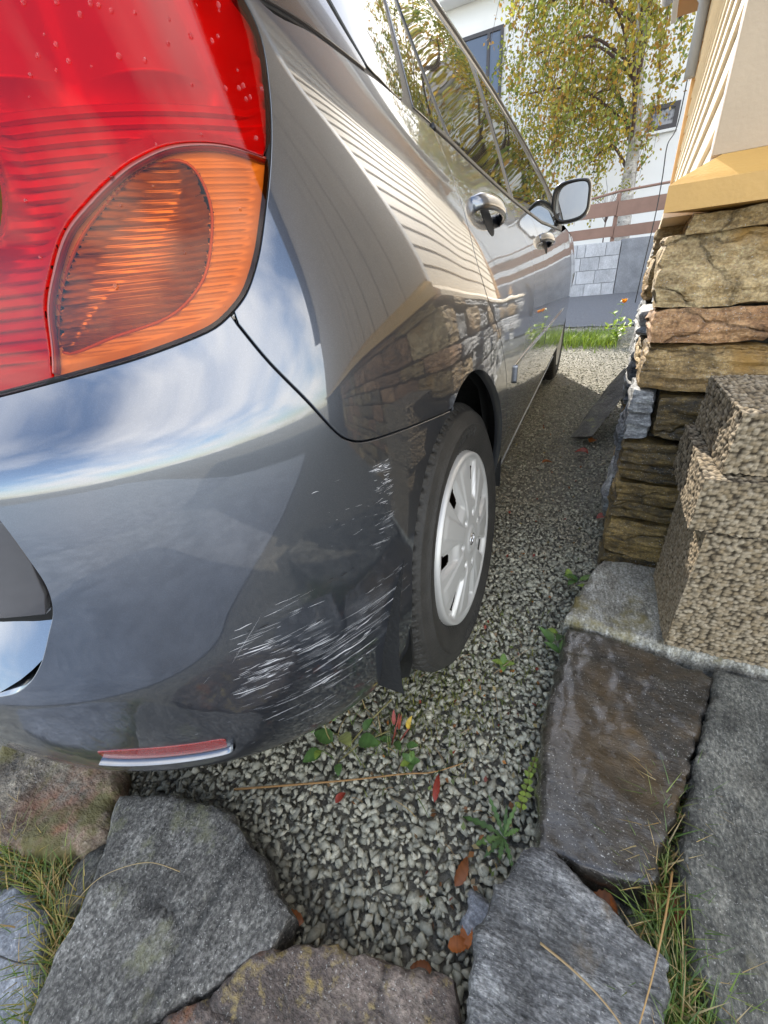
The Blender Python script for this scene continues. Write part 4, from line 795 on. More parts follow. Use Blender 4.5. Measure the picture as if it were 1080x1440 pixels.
# ---- tail lamp
RIBZ = .0088
BOWL = np.array(catmull([(.690, .818), (.703, .854), (.738, .890), (.774, .915), (.821, .939), (.862, .941), (.870, .914), (.855, .880), (.836, .856), (.801, .836), (.746, .826)], 5, True)); BOWL = BOWL if area2(BOWL) > 0 else BOWL[::-1]
RING = cr([(.679, .803), (.684, .818), (.695, .849), (.713, .873), (.739, .900), (.769, .918), (.801, .934), (.822, .942), (.849, .949), (.879, .951), (.908, .949), (.938, .942)])
LAMP_A = np.array(LAMP); LAMP_A = LAMP_A if area2(LAMP_A) > 0 else LAMP_A[::-1]
low = [q for q in LBOT if q[0] > .683]; right = [q for q in LSIDE if q[1] < .940]
AMBER = [(.679, .7995)] + low + right[1:] + RING[::-1][:-1]
CLEAR = cr([(.53, .893), (.62, .890), (.662, .898), (.684, .920), (.692, .945), (.688, .966), (.665, .980), (.60, .984), (.53, .985)])
RED = [(.50, .786)] + [q for q in LBOT if q[0] < .675] + [(.675, .799)] + [(a-.004, b+.003) for a, b in RING[1:]] + [q for q in LSIDE if q[1] > .952] + cr([(.93, 1.15), (.85, 1.19), (.72, 1.20), (.60, 1.17), (.53, 1.05), (.51, .995)])[1:] + [(a, b+.004) for a, b in CLEAR[::-1] if b > .975] + [(a+.004, b) for a, b in CLEAR[::-1] if b <= .975 and b >= .895] + [(a, b-.004) for a, b in CLEAR[::-1] if b < .895] + [(.505, .886)]
lamp = obj('tail_lamp', panel_mesh('tail_lamp', LAMP, off=.085, gap=.0, flange=.0, step=.03), M_gap, car); lamp['label'] = 'red and amber tail lamp beaded with rain'
MIRROR_PARENT[lamp] = obj('tail_lamp', lamp.data, M_gap, car, MIRR)
sub2('red_lens', panel_mesh('red_lens', RED, off=.0, gap=.0003, flange=.006, step=.012), M_redlens, lamp)
sub2('amber_lens', panel_mesh('amber_lens', AMBER, off=.0, gap=.0003, flange=.006, step=.012), M_amberlens, lamp)
sub2('clear_lens', panel_mesh('clear_lens', [(a, b) for a, b in CLEAR], off=.0, gap=.001, flange=.006, step=.012), M_clearlens, lamp)
def grid_skin(name, poly, offfn, du, dz, inv=False, bowlmask=None):
    lo, hi = poly.min(0), poly.max(0); uu = np.arange(lo[0], hi[0]+du, du); zz = np.arange(lo[1], hi[1]+dz, dz); Ug, Zg = np.meshgrid(uu, zz, indexing='ij'); o = offfn(Ug, Zg); X = S(Ug, Zg, o).reshape(-1, 3); nz = len(zz)
    i, j = np.meshgrid(np.arange(len(uu)-1), np.arange(nz-1), indexing='ij'); q = (i*nz+j).ravel(); cu = (Ug[:-1, :-1]+du/2).ravel(); cz = (Zg[:-1, :-1]+dz/2).ravel(); k = inside(cu, cz, poly)
    if bowlmask is not None: k &= ~inside(cu, cz, bowlmask)
    q = q[k]; me = mesh_np(name, X, np.stack([q, q+nz, q+nz+1, q+1], 1), True)
    bm = bmesh.new(); bm.from_mesh(me); bmesh.ops.delete(bm, geom=[v for v in bm.verts if not v.link_faces], context='VERTS'); bm.to_mesh(me); bm.free(); return me
def saw(z): return (z/RIBZ) % 1.0
def red_off(u, z):
    d = edge_dist(u.ravel(), z.ravel(), RED_A).reshape(u.shape); return np.minimum(red_off0(u, z), .0035+1.6*d)
RED_A = resample(RED, .006)
def red_off0(u, z):
    rib = .022+.011*(saw(z) < .24)+.0*u; return np.where(z > .987, .050-.03*np.abs(np.sin((u-.62)*19))*np.clip((z-.987)/.02, 0, 1), rib)+np.where((u < .66) & (z < .875), .008*np.floor(((z-.79)+.25*(u-.5))/.022)%2*.008, 0)
sub2('housing', grid_skin('housing', shrink(RED_A, -.0035), red_off, .012, .0011), M_house, lamp)
AMB = shrink(resample(AMBER, .006), -.003); AMB = AMB if area2(AMB) > 0 else AMB[::-1]
sub2('housing', grid_skin('housing', AMB, lambda u, z: np.minimum(.011+.0035*(saw(z*1.6) < .3), .0035+.75*edge_dist(u.ravel(), z.ravel(), AMB).reshape(u.shape)), .005, .0010, bowlmask=BOWL), M_house, lamp)
sub2('housing', panel_mesh('housing', CLEAR, off=.030, gap=-.004, flange=0, step=.015), M_bowl, lamp)
def bowl_off(u, z):
    d = edge_dist(u.ravel(), z.ravel(), BOWL).reshape(u.shape); return .012+.034*(1-np.exp(-d/.016))+.0040*(saw(z*1.5) < .25)
sub2('reflector_bowl', grid_skin('reflector_bowl', BOWL, bowl_off, .005, .0011), M_bowl, lamp)
def skin_path(pts, off): return [S(np.array(a), np.array(b), off) for a, b in pts]
sub2('ring', tube_mesh(skin_path(RING, .0045), .0030, 8), M_ring, lamp)
sub2('bowl_rim', tube_mesh(skin_path(list(map(tuple, BOWL))+[tuple(BOWL[0])], .0105), .0013, 8), M_bulb, lamp)
sub2('gasket', tube_mesh(skin_path([tuple(q) for q in resample(LAMP_A, .01)]+[tuple(LAMP_A[0])], .003), .0028, 6), M_gap, lamp)
dv, df = [], []; o_ = 0
for i in range(70):
    u = rng.uniform(.70, .97); z = rng.uniform(.985, 1.085) if i < 52 else rng.uniform(.83, .97); r = rng.uniform(.0007, .0020)
    if not inside(np.array([u]), np.array([z]), LAMP_A)[0]: continue
    c = S(np.array(u), np.array(z), -.0002); nn = skin_normals(np.array([u]), np.array([z]), 0.0)[0]; a = np.cross(nn, [0, 0, 1.]); a /= np.linalg.norm(a); b = np.cross(nn, a)
    for ring, (rr, hh) in enumerate(((1, 0), (.8, .45), (.4, .68))):
        for k in range(8): t = 2*math.pi*k/8; dv.append(c+a*r*rr*math.cos(t)+b*r*rr*math.sin(t)*1.25+nn*r*hh)
    dv.append(c+nn*r*.75)
    for ring in range(2):
        for k in range(8): df.append((o_+ring*8+k, o_+ring*8+(k+1) % 8, o_+(ring+1)*8+(k+1) % 8, o_+(ring+1)*8+k))
    df += [(o_+16+k, o_+16+(k+1) % 8, o_+24) for k in range(8)]; o_ += 25
tag(obj('raindrops', mesh('raindrops', dv, df), M_water, lamp), kind='stuff')
# ---- bumper reflector with its bright lip
RT = cr([(.524, .352), (.56, .353), (.611, .3475), (.65, .341), (.680, .336), (.688, .331)]); RB = cr([(.684, .312), (.66, .313), (.598, .3205), (.55, .327), (.522, .334)])
sub2('reflector', panel_mesh('reflector', RT+RB, off=-.0015, gap=.0, flange=.004, step=.004, bnd=.003, offfn=None), M_reflector, bumper)
lv, lf = [], []; lp = catmull([(.516, .330), (.55, .3225), (.598, .3160), (.66, .3085), (.686, .3075), (.694, .3150)], 8)
for a, b in lp:
    for dz, of in ((.001, .002), (-.001, -.0085), (-.0045, -.0095), (-.011, -.003), (-.013, .004)): lv.append(S(np.array(a), np.array(b+dz), of))
for i in range(len(lp)-1):
    for k in range(4): lf.append((i*5+k, (i+1)*5+k, (i+1)*5+k+1, i*5+k+1)[::-1])
sub2('reflector_lip', mesh('reflector_lip', lv, lf), M_paint, bumper)
# ---- scrape marks
def strokes(name, specs, mat, off):
    V, F = [], []
    for (u, z, ln, w, sl) in specs:
        n = max(3, int(ln/.008)); wob = rng.normal(size=n+1)*w*.35; o = len(V)
        for i in range(n+1):
            t = i/n; ww = w*(math.sin(math.pi*min(max(t, .03), .97))**.6)*rng.uniform(.55, 1.15); uu = u+ln*(t-.5); zc_ = z+sl*ln*(t-.5)+wob[i]
            V.append(S(np.array(uu), np.array(zc_-ww/2), off)); V.append(S(np.array(uu), np.array(zc_+ww/2), off))
        for i in range(n): F.append((o+2*i, o+2*i+2, o+2*i+3, o+2*i+1))
    tag(obj(name, mesh(name, V, F), mat, bumper), kind='stuff')
sp = []
def cl(n, u0, u1, z0, z1, l0, l1, w0, w1, s0=-.10, s1=.10):
    """a patch of scrapes: short broken runs that follow a few shared tracks"""
    tracks = [(rng.uniform(z0, z1), rng.uniform(s0, s1)) for _ in range(max(3, n//4))]
    for _ in range(int(n*.72)):
        zt, sl = tracks[rng.integers(len(tracks))]; u = rng.uniform(u0, u1); k = rng.choice([.4, .6, .8, 1.0, 1.6], p=[.3, .3, .2, .12, .08])
        sp.append((u, zt+sl*(u-(u0+u1)/2)+rng.normal()*.0016, rng.uniform(l0, l1)*rng.choice([.3, .6, 1.0]), rng.uniform(w0, w1)*k*.55, sl+rng.normal()*.02))
cl(80, .752, .805, .435, .545, .010, .034, .0006, .0020); cl(70, .735, .79, .395, .47, .010, .040, .0006, .0022); cl(50, .80, .86, .455, .55, .012, .045, .0005, .0014)
cl(84, .82, .925, .375, .455, .02, .07, .0006, .0022); cl(40, .86, .985, .405, .475, .03, .09, .0006, .0018); cl(44, .74, .86, .315, .385, .012, .06, .0005, .0016)
cl(36, .78, .92, .235, .315, .01, .04, .0004, .0014); cl(16, .93, 1.0, .47, .50, .012, .03, .0004, .0010)
cl(60, .957, .985, .632, .660, .008, .017, .0005, .0020, -.3, .1); cl(34, .957, .985, .605, .632, .008, .015, .0004, .0012, -.3, .1); cl(24, .952, .98, .565, .60, .008, .018, .0004, .0009, -.3, .1); cl(18, .945, .972, .535, .56, .008, .02, .0003, .0008, -.3, .1)
cl(22, .88, .955, .57, .69, .004, .010, .0004, .0011, -.4, .4); cl(8, .66, .76, .29, .40, .004, .012, .0004, .0012, -.5, .5); cl(5, .70, .78, .42, .56, .02, .05, .0002, .0005, .8, 1.6)
strokes('scrape_marks', sp, M_scratch, -.0005)
sp = []; cl(26, .755, .82, .44, .55, .008, .026, .0008, .0026); cl(18, .80, .9, .38, .45, .01, .04, .0008, .002); cl(10, .86, .91, .51, .56, .006, .014, .001, .003)
strokes('gouges', sp, M_gouge, -.0004)
# ---- dull scuffed haze under the scrapes
def scuff(poly, fall):
    me = panel_mesh('scuff', poly, off=-.0003, gap=0, flange=0, step=.006, bnd=.006); pa = resample(poly, .006); pa = pa if area2(pa) > 0 else pa[::-1]
    vs, fs, og = cdt_fill(pa, .006); d = np.clip(edge_dist(vs[:, 0], vs[:, 1], pa)/fall, 0, 1); a = me.color_attributes.new('tint', 'FLOAT_COLOR', 'POINT'); c = np.ones((len(me.vertices), 4)); c[:len(d), :3] = d[:, None]; a.data.foreach_set('color', c.ravel().astype(np.float32))
    tag(obj('scuff', me, M_scuff, bumper), kind='stuff')
scuff([(.73, .39), (.80, .36), (.93, .36), (.99, .40), (.99, .48), (.90, .50), (.86, .55), (.78, .56), (.745, .50)], .05)
scuff([(.95, .54), (.99, .56), (.992, .665), (.952, .668)], .015)
# ---- mud flap
flap = [(-.043, .452, .375), (-.043, .452, .33), (-.046, .455, .25), (-.058, .457, .205), (-.10, .460, .165), (-.20, .462, .105), (-.25, .462, .10), (-.25, .452, .375)]
me = prism_mesh(flap, (0, .006, 0), 'mud_flap'); obj('mud_flap', me, M_black, car); obj('mud_flap', me, M_black, car, MIRR)
# ---- wheels
def lathe(name, prof, n, mat=None, close=False):
    v, f = [], []; m = len(prof)
    for i in range(n):
        a = 2*math.pi*i/n
        for x, r in prof: v.append((x, r*math.cos(a), r*math.sin(a)))
    for i in range(n):
        j = (i+1) % n
        for k in range(m-1): f.append((i*m+k, j*m+k, j*m+k+1, i*m+k+1))
    return mesh(name, v, f)
def tyre():
    side = [(-.024, .196), (-.014, .204), (-.006, .216), (-.001, .230), (.002, .245), (.002, .254), (.0035, .2555), (.0035, .259), (.001, .2605), (-.002, .272), (-.006, .281), (-.0065, .2845), (-.011, .2855), (-.015, .291), (-.021, .2965), (-.028, .3005)]
    tread = [(-.028-.0045*i, .3005+.0045*math.sin(math.pi*(i+1)/34)) for i in range(1, 32)]; w = -.195
    prof = side+tread+[(w-x, r) for x, r in side[::-1]]; n = 72*8; m = len(prof); P = np.array(prof); ph = np.arange(n)*2*math.pi/n; V = np.zeros((n, m, 3)); r = np.tile(P[:, 1], (n, 1)); x = np.tile(P[:, 0], (n, 1)); fr = (ph*72/(2*math.pi))[:, None]
    t = (-x)/.195; shoulder = (t > .085) & (t < .30); mid = (t >= .33) & (t < .67); sh2 = (t >= .70) & (t < .915)
    lat = (((fr+t*1.2) % 1) < .28)
    g = np.where(shoulder & lat, .009, 0); g = np.where(sh2 & (((fr-t*1.2) % 1) < .28), .009, g); g = np.where(mid & (((fr*1+t*3) % 1) < .18), .005, g)
    for c in (.315, .5, .685): g = np.where(np.abs(t-c) < .018, .0075, g)
    sipe = shoulder & ((((fr+t*1.2) % 1) > .58) & (((fr+t*1.2) % 1) < .68)); g = np.where(sipe, .003, g)
    r = r-g; V[..., 0] = x; V[..., 1] = r*np.cos(ph)[:, None]; V[..., 2] = r*np.sin(ph)[:, None]
    i, k = np.meshgrid(np.arange(n), np.arange(m-1), indexing='ij'); j = (i+1) % n; F = np.stack([i*m+k, j*m+k, j*m+k+1, i*m+k+1], -1).reshape(-1, 4); return mesh_np('tyre', V.reshape(-1, 3), F, True)
def cover():
    nr, nt = 60, 300; rr = np.concatenate([np.linspace(0.0, .17, 50), np.linspace(.1735, .2, 12)]); nr = len(rr); th = np.arange(nt)*2*math.pi/nt; R, T = np.meshgrid(rr, th, indexing='ij')
    sstep = lambda x, a, b: np.clip((x-a)/(b-a), 0, 1)**2*(3-2*np.clip((x-a)/(b-a), 0, 1))
    dome = .004+.013*(1-(R/.2)**2); PS = 360/7; d72 = (np.degrees(T)-114) % PS; d72 = np.minimum(d72, PS-d72); side = np.radians(d72)*R    # distance from the middle of a hole
    hole = (R > .122) & (R < .168) & (side < .009+.010*(R-.122)/.046)
    rec = sstep(R, .085, .105)*(1-sstep(R, .176, .186))*(1-sstep(side, .016+.06*(R-.1), .022+.06*(R-.1))); H = dome-.009*rec
    d0 = (np.degrees(T)-114+PS/2) % PS; d0 = np.minimum(d0, PS-d0); sp_ = np.radians(d0)*R
    H += .0028*(1-sstep(sp_, .013+.06*np.clip(R-.06, 0, 1), .018+.06*np.clip(R-.06, 0, 1)))*sstep(R, .05, .075)*(1-sstep(R, .165, .18))
    H += .003*(1-sstep(R, .028, .034)); H -= .004*(1-sstep(R, .0, .026))
    for k in range(7):
        a = math.radians(360/7*k+12); cx_, cy_ = .062*math.cos(a), .062*math.sin(a); d = np.hypot(R*np.cos(T)-cx_, R*np.sin(T)-cy_); H -= .007*(1-sstep(d, .006, .009))
    H += .005*sstep(R, .183, .190)*(1-sstep(R, .195, .2)); H -= .010*sstep(R, .196, .2)
    V = np.stack([H-.012, R*np.cos(T), R*np.sin(T)], -1).reshape(-1, 3); F = []
    for i in range(nr-1):
        for j in range(nt):
            if hole[i, j] and hole[i+1, (j+1) % nt]: continue
            F.append((i*nt+j, (i+1)*nt+j, (i+1)*nt+(j+1) % nt, i*nt+(j+1) % nt))
    return mesh('wheel_cover', V, [q[::-1] for q in F])
def text_ring(body, size, r0, th0, x_of_r):
    cu = bpy.data.curves.new('lettering', 'FONT'); cu.body = body; cu.size = size; cu.align_x = 'CENTER'; cu.space_character = 1.15; to = bpy.data.objects.new('lettering', cu); COL.objects.link(to); bpy.context.view_layer.update()
    me = bpy.data.meshes.new_from_object(to.evaluated_get(bpy.context.evaluated_depsgraph_get())); bpy.data.objects.remove(to); bm = bmesh.new(); bm.from_mesh(me)
    bmesh.ops.subdivide_edges(bm, edges=[e for e in bm.edges if e.calc_length() > .012], cuts=2); r = bmesh.ops.extrude_face_region(bm, geom=bm.faces[:]); up_ = {g for g in r['geom'] if isinstance(g, bmesh.types.BMVert)}
    for v in bm.verts:
        rad = r0+v.co.y; a = th0-v.co.x/r0; h = x_of_r(rad)+(.0016 if v in up_ else -.001); v.co = Vector((h, rad*math.cos(a), rad*math.sin(a)))
    bmesh.ops.recalc_face_normals(bm, faces=bm.faces); me2 = bpy.data.meshes.new('lettering'); bm.to_mesh(me2); bm.free(); return me2
ME_tyre, ME_cover = tyre(), cover()
ME_disc = lathe('wheel', [(-.16, .190), (-.05, .188), (-.045, .16), (-.052, .10), (-.05, .0)], 48)
sx = lambda r: float(np.interp(r, [.216, .230, .245, .2605, .272, .281], [-.006, -.001, .002, .001, -.002, -.006]))
ME_text = text_ring('DUNLOP', .030, .231, math.pi/2-.12, sx); ME_text2 = text_ring('DUNLOP', .030, .231, -math.pi/2-.12, sx)
def ell(rx, ry, cx=0, cy=0): return [(.0060, cx+rx*math.cos(a), cy+ry*math.sin(a)) for a in np.linspace(0, 2*math.pi, 25)]
ME_emb = merged_tubes('emblem', [(ell(.0165, .0115), .0016, .0016), (ell(.0060, .0105), .0014, .0014), (ell(.0115, .0048, 0, .0058), .0014, .0014)], 6)
for k, (xc, yc, camb, mir) in enumerate([(-.032, .777, -3.6, False), (-.072, 3.377, 0, False), (-.032, .777, -3.6, True), (-.072, 3.377, 0, True)]):
    wm = (MIRR if mir else SLOPE) @ Matrix.Translation((xc, yc, .305)) @ Matrix.Rotation(R_(camb), 4, 'Y')
    w = obj('wheel', ME_disc, M_rust, car, wm); obj('tyre', ME_tyre, M_rubber, w, wm); obj('wheel_cover', ME_cover, M_silver, w, wm)
    obj('emblem', ME_emb, M_chrome, w, wm); obj('lettering', ME_text, M_rubber, w, wm); obj('lettering', ME_text2, M_rubber, w, wm)
# ---- door mirror
gl = catmull([(-.112, .99), (-.119, 1.045), (-.108, 1.085), (-.069, 1.101), (.006, 1.099), (.030, 1.078), (.034, 1.024), (.030, .982), (-.004, .958), (-.079, .954)], 4, True); gc = np.mean(gl, 0)
mv, mf = [], []; nG = len(gl)
for (s, y) in ((1.0, 2.625), (1.08, 2.600), (1.13, 2.612), (1.15, 2.64), (1.08, 2.69), (.80, 2.73), (.35, 2.75)):
    for a, b in gl: mv.append((gc[0]+(a-gc[0])*s, y, gc[1]+(b-gc[1])*s))
for i in range(6):
    for k in range(nG): mf.append((i*nG+k, i*nG+(k+1) % nG, (i+1)*nG+(k+1) % nG, (i+1)*nG+k))
mf.append(tuple(6*nG+k for k in range(nG)))
me = mesh('side_mirror', mv, mf); bm = bmesh.new(); bm.from_mesh(me); bmesh.ops.recalc_face_normals(bm, faces=bm.faces); bm.to_mesh(me); bm.free()
mir = obj('side_mirror', me, M_paint, car); MIRROR_PARENT[mir] = obj('side_mirror', me, M_paint, car, MIRR)
rv = [(gc[0]+(a-gc[0])*s, y, gc[1]+(b-gc[1])*s) for s, y in ((1.085, 2.602), (1.07, 2.592), (.95, 2.592), (.93, 2.618)) for a, b in gl]
sub2('rim', mesh('rim', rv, [(i*nG+k, (i+1)*nG+k, (i+1)*nG+(k+1) % nG, i*nG+(k+1) % nG) for i in range(3) for k in range(nG)]), M_black, mir)
gm = mesh('mirror_glass', [(a, 2.610-.19*(a-gc[0])+.0*(b-gc[1]), b) for a, b in gl], [tuple(range(nG))], False)
sub2('mirror_glass', gm, M_mirror, mir)
sub2('arm', prism_mesh([(-.20, 2.60, .922), (-.20, 2.74, .922), (-.085, 2.70, .962), (-.085, 2.62, .962)], (.0, .0, .03)), M_black, mir)

# ================================================================== PLANTS, LEAVES, TWIGS
M_plant = tint_mat('plant', .5, speckle=False, bump=0, translucent=.3)
def blades(pts, h0, h1, lean, w, cols, curl=.6, n=4):
    V, F, Cc = [], [], []; o = 0
    for (x, y, z) in pts:
        a = rng.uniform(0, 6.283); h = rng.uniform(h0, h1); ln = rng.uniform(.3, 1)*lean; ww = w*rng.uniform(.6, 1.3); c = cols[rng.integers(len(cols))]*rng.uniform(.7, 1.3); dx, dy = math.cos(a), math.sin(a); sx_, sy_ = -dy, dx
        for i in range(n+1):
            t = i/n; r = ln*h*(t**1.6); zz = z+h*t*(1-curl*.5*t*ln); k = ww*(1-t)**.7+.0001
            V += [(x+dx*r-sx_*k, y+dy*r-sy_*k, zz), (x+dx*r+sx_*k, y+dy*r+sy_*k, zz)]; Cc += [c, c]
        F += [(o+2*i, o+2*i+1, o+2*i+3, o+2*i+2) for i in range(n)]; o += 2*(n+1)
    return mesh_np('grass', V, F, True, np.array(Cc))
green = [np.array(c) for c in ((.10, .17, .03), (.14, .21, .04), (.20, .24, .06), (.08, .14, .035))]; straw = [np.array(c) for c in ((.42, .30, .12), (.36, .24, .09), (.50, .40, .20))]; mixc = green+[np.array((.30, .26, .06)), np.array((.36, .27, .07)), np.array((.26, .25, .05))]+straw[:2]
def along(path, n, spread, z=.02):
    P = np.array(catmull(path, 6)); s = rng.uniform(0, len(P)-1.001, n); i = s.astype(int); t = (s-i)[:, None]; q = P[i]*(1-t)+P[i+1]*t; q = q+rng.normal(size=q.shape)*spread; return [(a, b, z) for a, b in q]
gl_pts = along([(-.68, -.01), (-.60, -.022), (-.52, -.012), (-.465, -.035), (-.425, -.055), (-.395, -.085), (-.355, -.115), (-.345, -.16)], 1300, .017, .015)
tag(obj('joint_grass', blades(gl_pts, .03, .075, .9, .0013, mixc), M_plant), 'yellow green grass growing in the joint beside the blue grey flagstone', 'grass', kind='stuff')
gr_pts = along([(.40, .52), (.372, .42), (.362, .36), (.362, .30), (.372, .25), (.375, .20)], 520, .012, .03)+along([(.365, .26), (.375, .22), (.37, .17), (.345, .13)], 620, .024, .035)
tag(obj('joint_grass', blades(gr_pts, .035, .095, 1.0, .0013, green+green+straw), M_plant), 'green grass and straw in the joint beside the long grey green flagstone', 'grass', kind='stuff')
v_pts = [(x, y, .0) for x, y in zip(rng.uniform(-.30, .34, 2200), rng.normal(4.85, .17, 2200))]
brt = [np.array(c) for c in ((.20, .30, .03), (.28, .36, .04), (.16, .25, .03))]
tag(obj('verge_grass', blades(v_pts, .04, .12, .8, .0045, brt), M_plant), 'sunlit bright green grass verge between the gravel and the street', 'grass', kind='stuff')
m_pts = [(x, y, .004) for x, y in zip(rng.normal(-.05, .07, 700), rng.normal(.55, .08, 700))]+[(x, y, .004) for x, y in zip(rng.normal(.06, .08, 420), rng.normal(.72, .13, 420))]
tag(obj('sparse_moss', blades(m_pts, .008, .022, 1.0, .0012, [np.array((.17, .19, .04)), np.array((.22, .21, .05)), np.array((.11, .14, .03))]), M_plant), 'sparse moss and seedlings in the gravel below the rear tyre', 'moss', kind='stuff')
def leaf_mesh(ln, wd, curl=.2, teeth=0, n=12, fold=.25, rise=.3):
    v, f = [], []
    for i in range(n+1):
        t = i/n; w = wd*math.sin(math.pi*min(1, t**.75*.97+.015))**.8*(1+(teeth*(.5-((i*1.0) % 2)) if teeth else 0))*(1 if not teeth > .5 else (.35+.65*t)); z = ln*(rise*t-curl*t*t)
        v += [(ln*t, -w, z+fold*w), (ln*t, 0, z), (ln*t, w, z+fold*w)]
    for i in range(n):
        for k in range(2): f.append((3*i+k, 3*i+3+k, 3*i+4+k, 3*i+1+k))
    return np.array(v), f
def plant(name, label, cat, base, specs, stemcol=(.25, .22, .08), group=None, stems=()):
    """specs: (dx, dy, dz, yaw, pitch, length, width, colour, teeth, curl)"""
    t = thing(name, label, cat, base, group=group)
    for (dx, dy, dz, yaw, pit, ln, wd, c, te, cu) in specs:
        v, f = leaf_mesh(ln, wd, cu, te); m = Matrix.Translation((base[0]+dx, base[1]+dy, base[2]+dz)) @ Matrix.Rotation(yaw, 4, 'Z') @ Matrix.Rotation(-pit, 4, 'Y')
        v = np.array([m @ Vector(p) for p in v]); obj('leaf', mesh_np('leaf', v, f, True, np.tile(c, (len(v), 1))*rng.uniform(.8, 1.25)*np.where(np.arange(len(v)) % 3 == 1, 1.35, 1.0)[:, None]*rng.uniform(.8, 1.2, (len(v), 1))), M_plant, t)
    for path in stems: 
        me = tube_mesh([Vector(base)+Vector(p) for p in path], .0016, 5, 'stem'); a = me.color_attributes.new('tint', 'FLOAT_COLOR', 'POINT'); a.data.foreach_set('color', [*stemcol, 1]*len(me.vertices)); obj('stem', me, M_plant, t)
    return t
G1, G2, G3, YL = (.075, .145, .04), (.12, .20, .05), (.20, .28, .05), (.55, .37, .05)
plant('dandelion', 'dandelion rosette with long leaves in the gravel by the wet flagstone', 'weed', (.144, .355, .004), [(0, 0, 0, R_(a), R_(p), l*rng.uniform(.6, .95), w*.75, c, .75, rng.uniform(.3, .6)) for a, p, l, w, c in ((130, 25, .075, .008, G1), (178, 10, .085, .010, G1), (215, 8, .06, .010, G2), (270, 15, .055, .008, G1), (300, 12, .06, .007, G1), (40, 25, .05, .008, G2), (75, 45, .06, .007, G2), (95, 35, .05, .006, G1), (240, 8, .07, .009, G1))])
plant('leafy_weed', 'broad leaved green weed under the bumper edge', 'weed', (-.205, .372, .004), [(dx, dy, dz, R_(a), R_(p), l*.72, w*.72, c, .15, .35) for dx, dy, dz, a, p, l, w, c in ((0, 0, .03, 185, 15, .06, .022, G1), (-.02, -.02, .01, 235, 5, .055, .02, G1), (.02, .01, .05, 330, 20, .055, .018, (.22, .24, .08)), (.05, .02, .03, 10, 10, .06, .022, G1), (.0, .02, .07, 140, 30, .035, .012, G2), (-.03, .01, .06, 200, 30, .035, .012, G3), (-.01, -.03, .04, 280, 20, .03, .010, G3), (.03, -.03, .02, 300, 0, .032, .011, G1), (-.04, -.01, .05, 120, 30, .028, .010, G2), (.06, .03, .06, 60, 30, .04, .012, G1))], stems=[[(0, 0, 0), (-.01, 0, .05), (-.02, .01, .08)], [(.02, 0, 0), (.06, .04, .06), (.10, .09, .10)], [(.02, -.02, 0), (.05, .02, .02), (.10, .06, .035)]])
plant('red_stemmed_weed', 'small weed with red stems and one yellow leaf in the gravel', 'weed', (-.098, .425, .004), [(dx, dy, dz, R_(a), R_(p), l*.75, w*.75, c, .2, .3) for dx, dy, dz, a, p, l, w, c in ((.03, .02, .045, 70, 55, .04, .008, YL), (0, 0, .015, 200, 10, .035, .010, G1), (.01, 0, .02, 320, 15, .035, .010, G1), (-.02, -.01, .015, 240, 10, .03, .009, G2), (.035, 0, .02, 10, 20, .035, .010, G1), (0, .02, .04, 110, 50, .04, .006, (.22, .04, .03)), (.01, .02, .03, 85, 60, .045, .005, (.25, .05, .03)))], (.28, .06, .04), stems=[[(0, 0, 0), (.005, .01, .03), (.01, .03, .07)], [(.01, 0, 0), (.025, .015, .03), (.035, .025, .05)]])
plant('seedling', 'tiny round leaved seedling beside the dry straw in the gravel', 'weed', (-.047, .402, .004), [(0, 0, .01, R_(a), R_(20), .022, .008, c, 0, .3) for a, c in ((20, G1), (90, G2), (160, G1), (230, G3), (300, G1))])
fs = []
for k in range(9):
    for s in (-1, 1): fs.append((.0015*k+rng.normal()*.001, .011*k, .03, R_(90+s*70+rng.normal()*12), R_(15+rng.normal()*15), .0105*rng.uniform(.7, 1.2), .0048, G3 if k > 2 else (.26, .34, .06), 0, .2))
plant('fern_sprig', 'bright green fern sprig growing along the edge of the wet flagstone', 'weed', (.163, .40, .0), fs, stems=[[(0, 0, .01), (.006, .06, .032), (.014, .115, .03)]])
plant('edge_weed', 'leafy weed between the gravel and the pale step stone', 'weed', (.188, .80, .004), [(rng.uniform(-.02, .015), rng.uniform(-.04, .05), .02, R_(a), R_(rng.uniform(5, 35)), rng.uniform(.03, .05), .009, c, .2, .3) for a, c in ((20, G1), (80, G2), (150, G1), (200, G3), (260, G1), (310, G2), (170, G1), (120, G2))])
plant('gravel_weed', 'green weed in the gravel at the foot of the stone foundation', 'weed', (.205, 1.02, .004), [(rng.uniform(-.02, .02), rng.uniform(-.03, .03), .025, R_(a), R_(rng.uniform(10, 35)), rng.uniform(.03, .05), .010, c, .2, .3) for a, c in ((20, G2), (100, G3), (150, G1), (200, G2), (250, G1), (320, G3))])
plant('gravel_sprout', 'lone small sprout in the gravel in front of the rear tyre', 'weed', (.075, .695, .004), [(0, 0, .01, R_(a), R_(15), .028, .008, c, .2, .3) for a, c in ((10, G3), (100, G2), (190, G3), (280, G2))])
pf = []
for k in range(46):
    r = rng.uniform(0, .13); a = rng.uniform(0, 6.283); h = abs(rng.normal(0, .12))*(1-r*3) if r < .3 else 0; pf.append((r*math.cos(a)*.8, r*math.sin(a), .03+h+rng.uniform(0, .08), rng.uniform(0, 6.283), R_(rng.uniform(0, 45)), rng.uniform(.05, .085), .017, ((.24, .34, .03), (.32, .40, .04), (.18, .28, .03))[k % 3], .3, .3))
pp = plant('welsh_poppy', 'bright green poppy plant with one orange flower at the end of the wall', 'flower', (.33, 4.72, .0), pf, (.25, .35, .08), stems=[[(0, 0, .05), (-.01, .0, .22), (.01, 0, .34)], [(-.03, 0, .05), (-.05, 0, .2), (-.045, 0, .30)]])
fm, ff = leaf_mesh(.045, .02, .1); fv = []; fF = []; o_ = 0
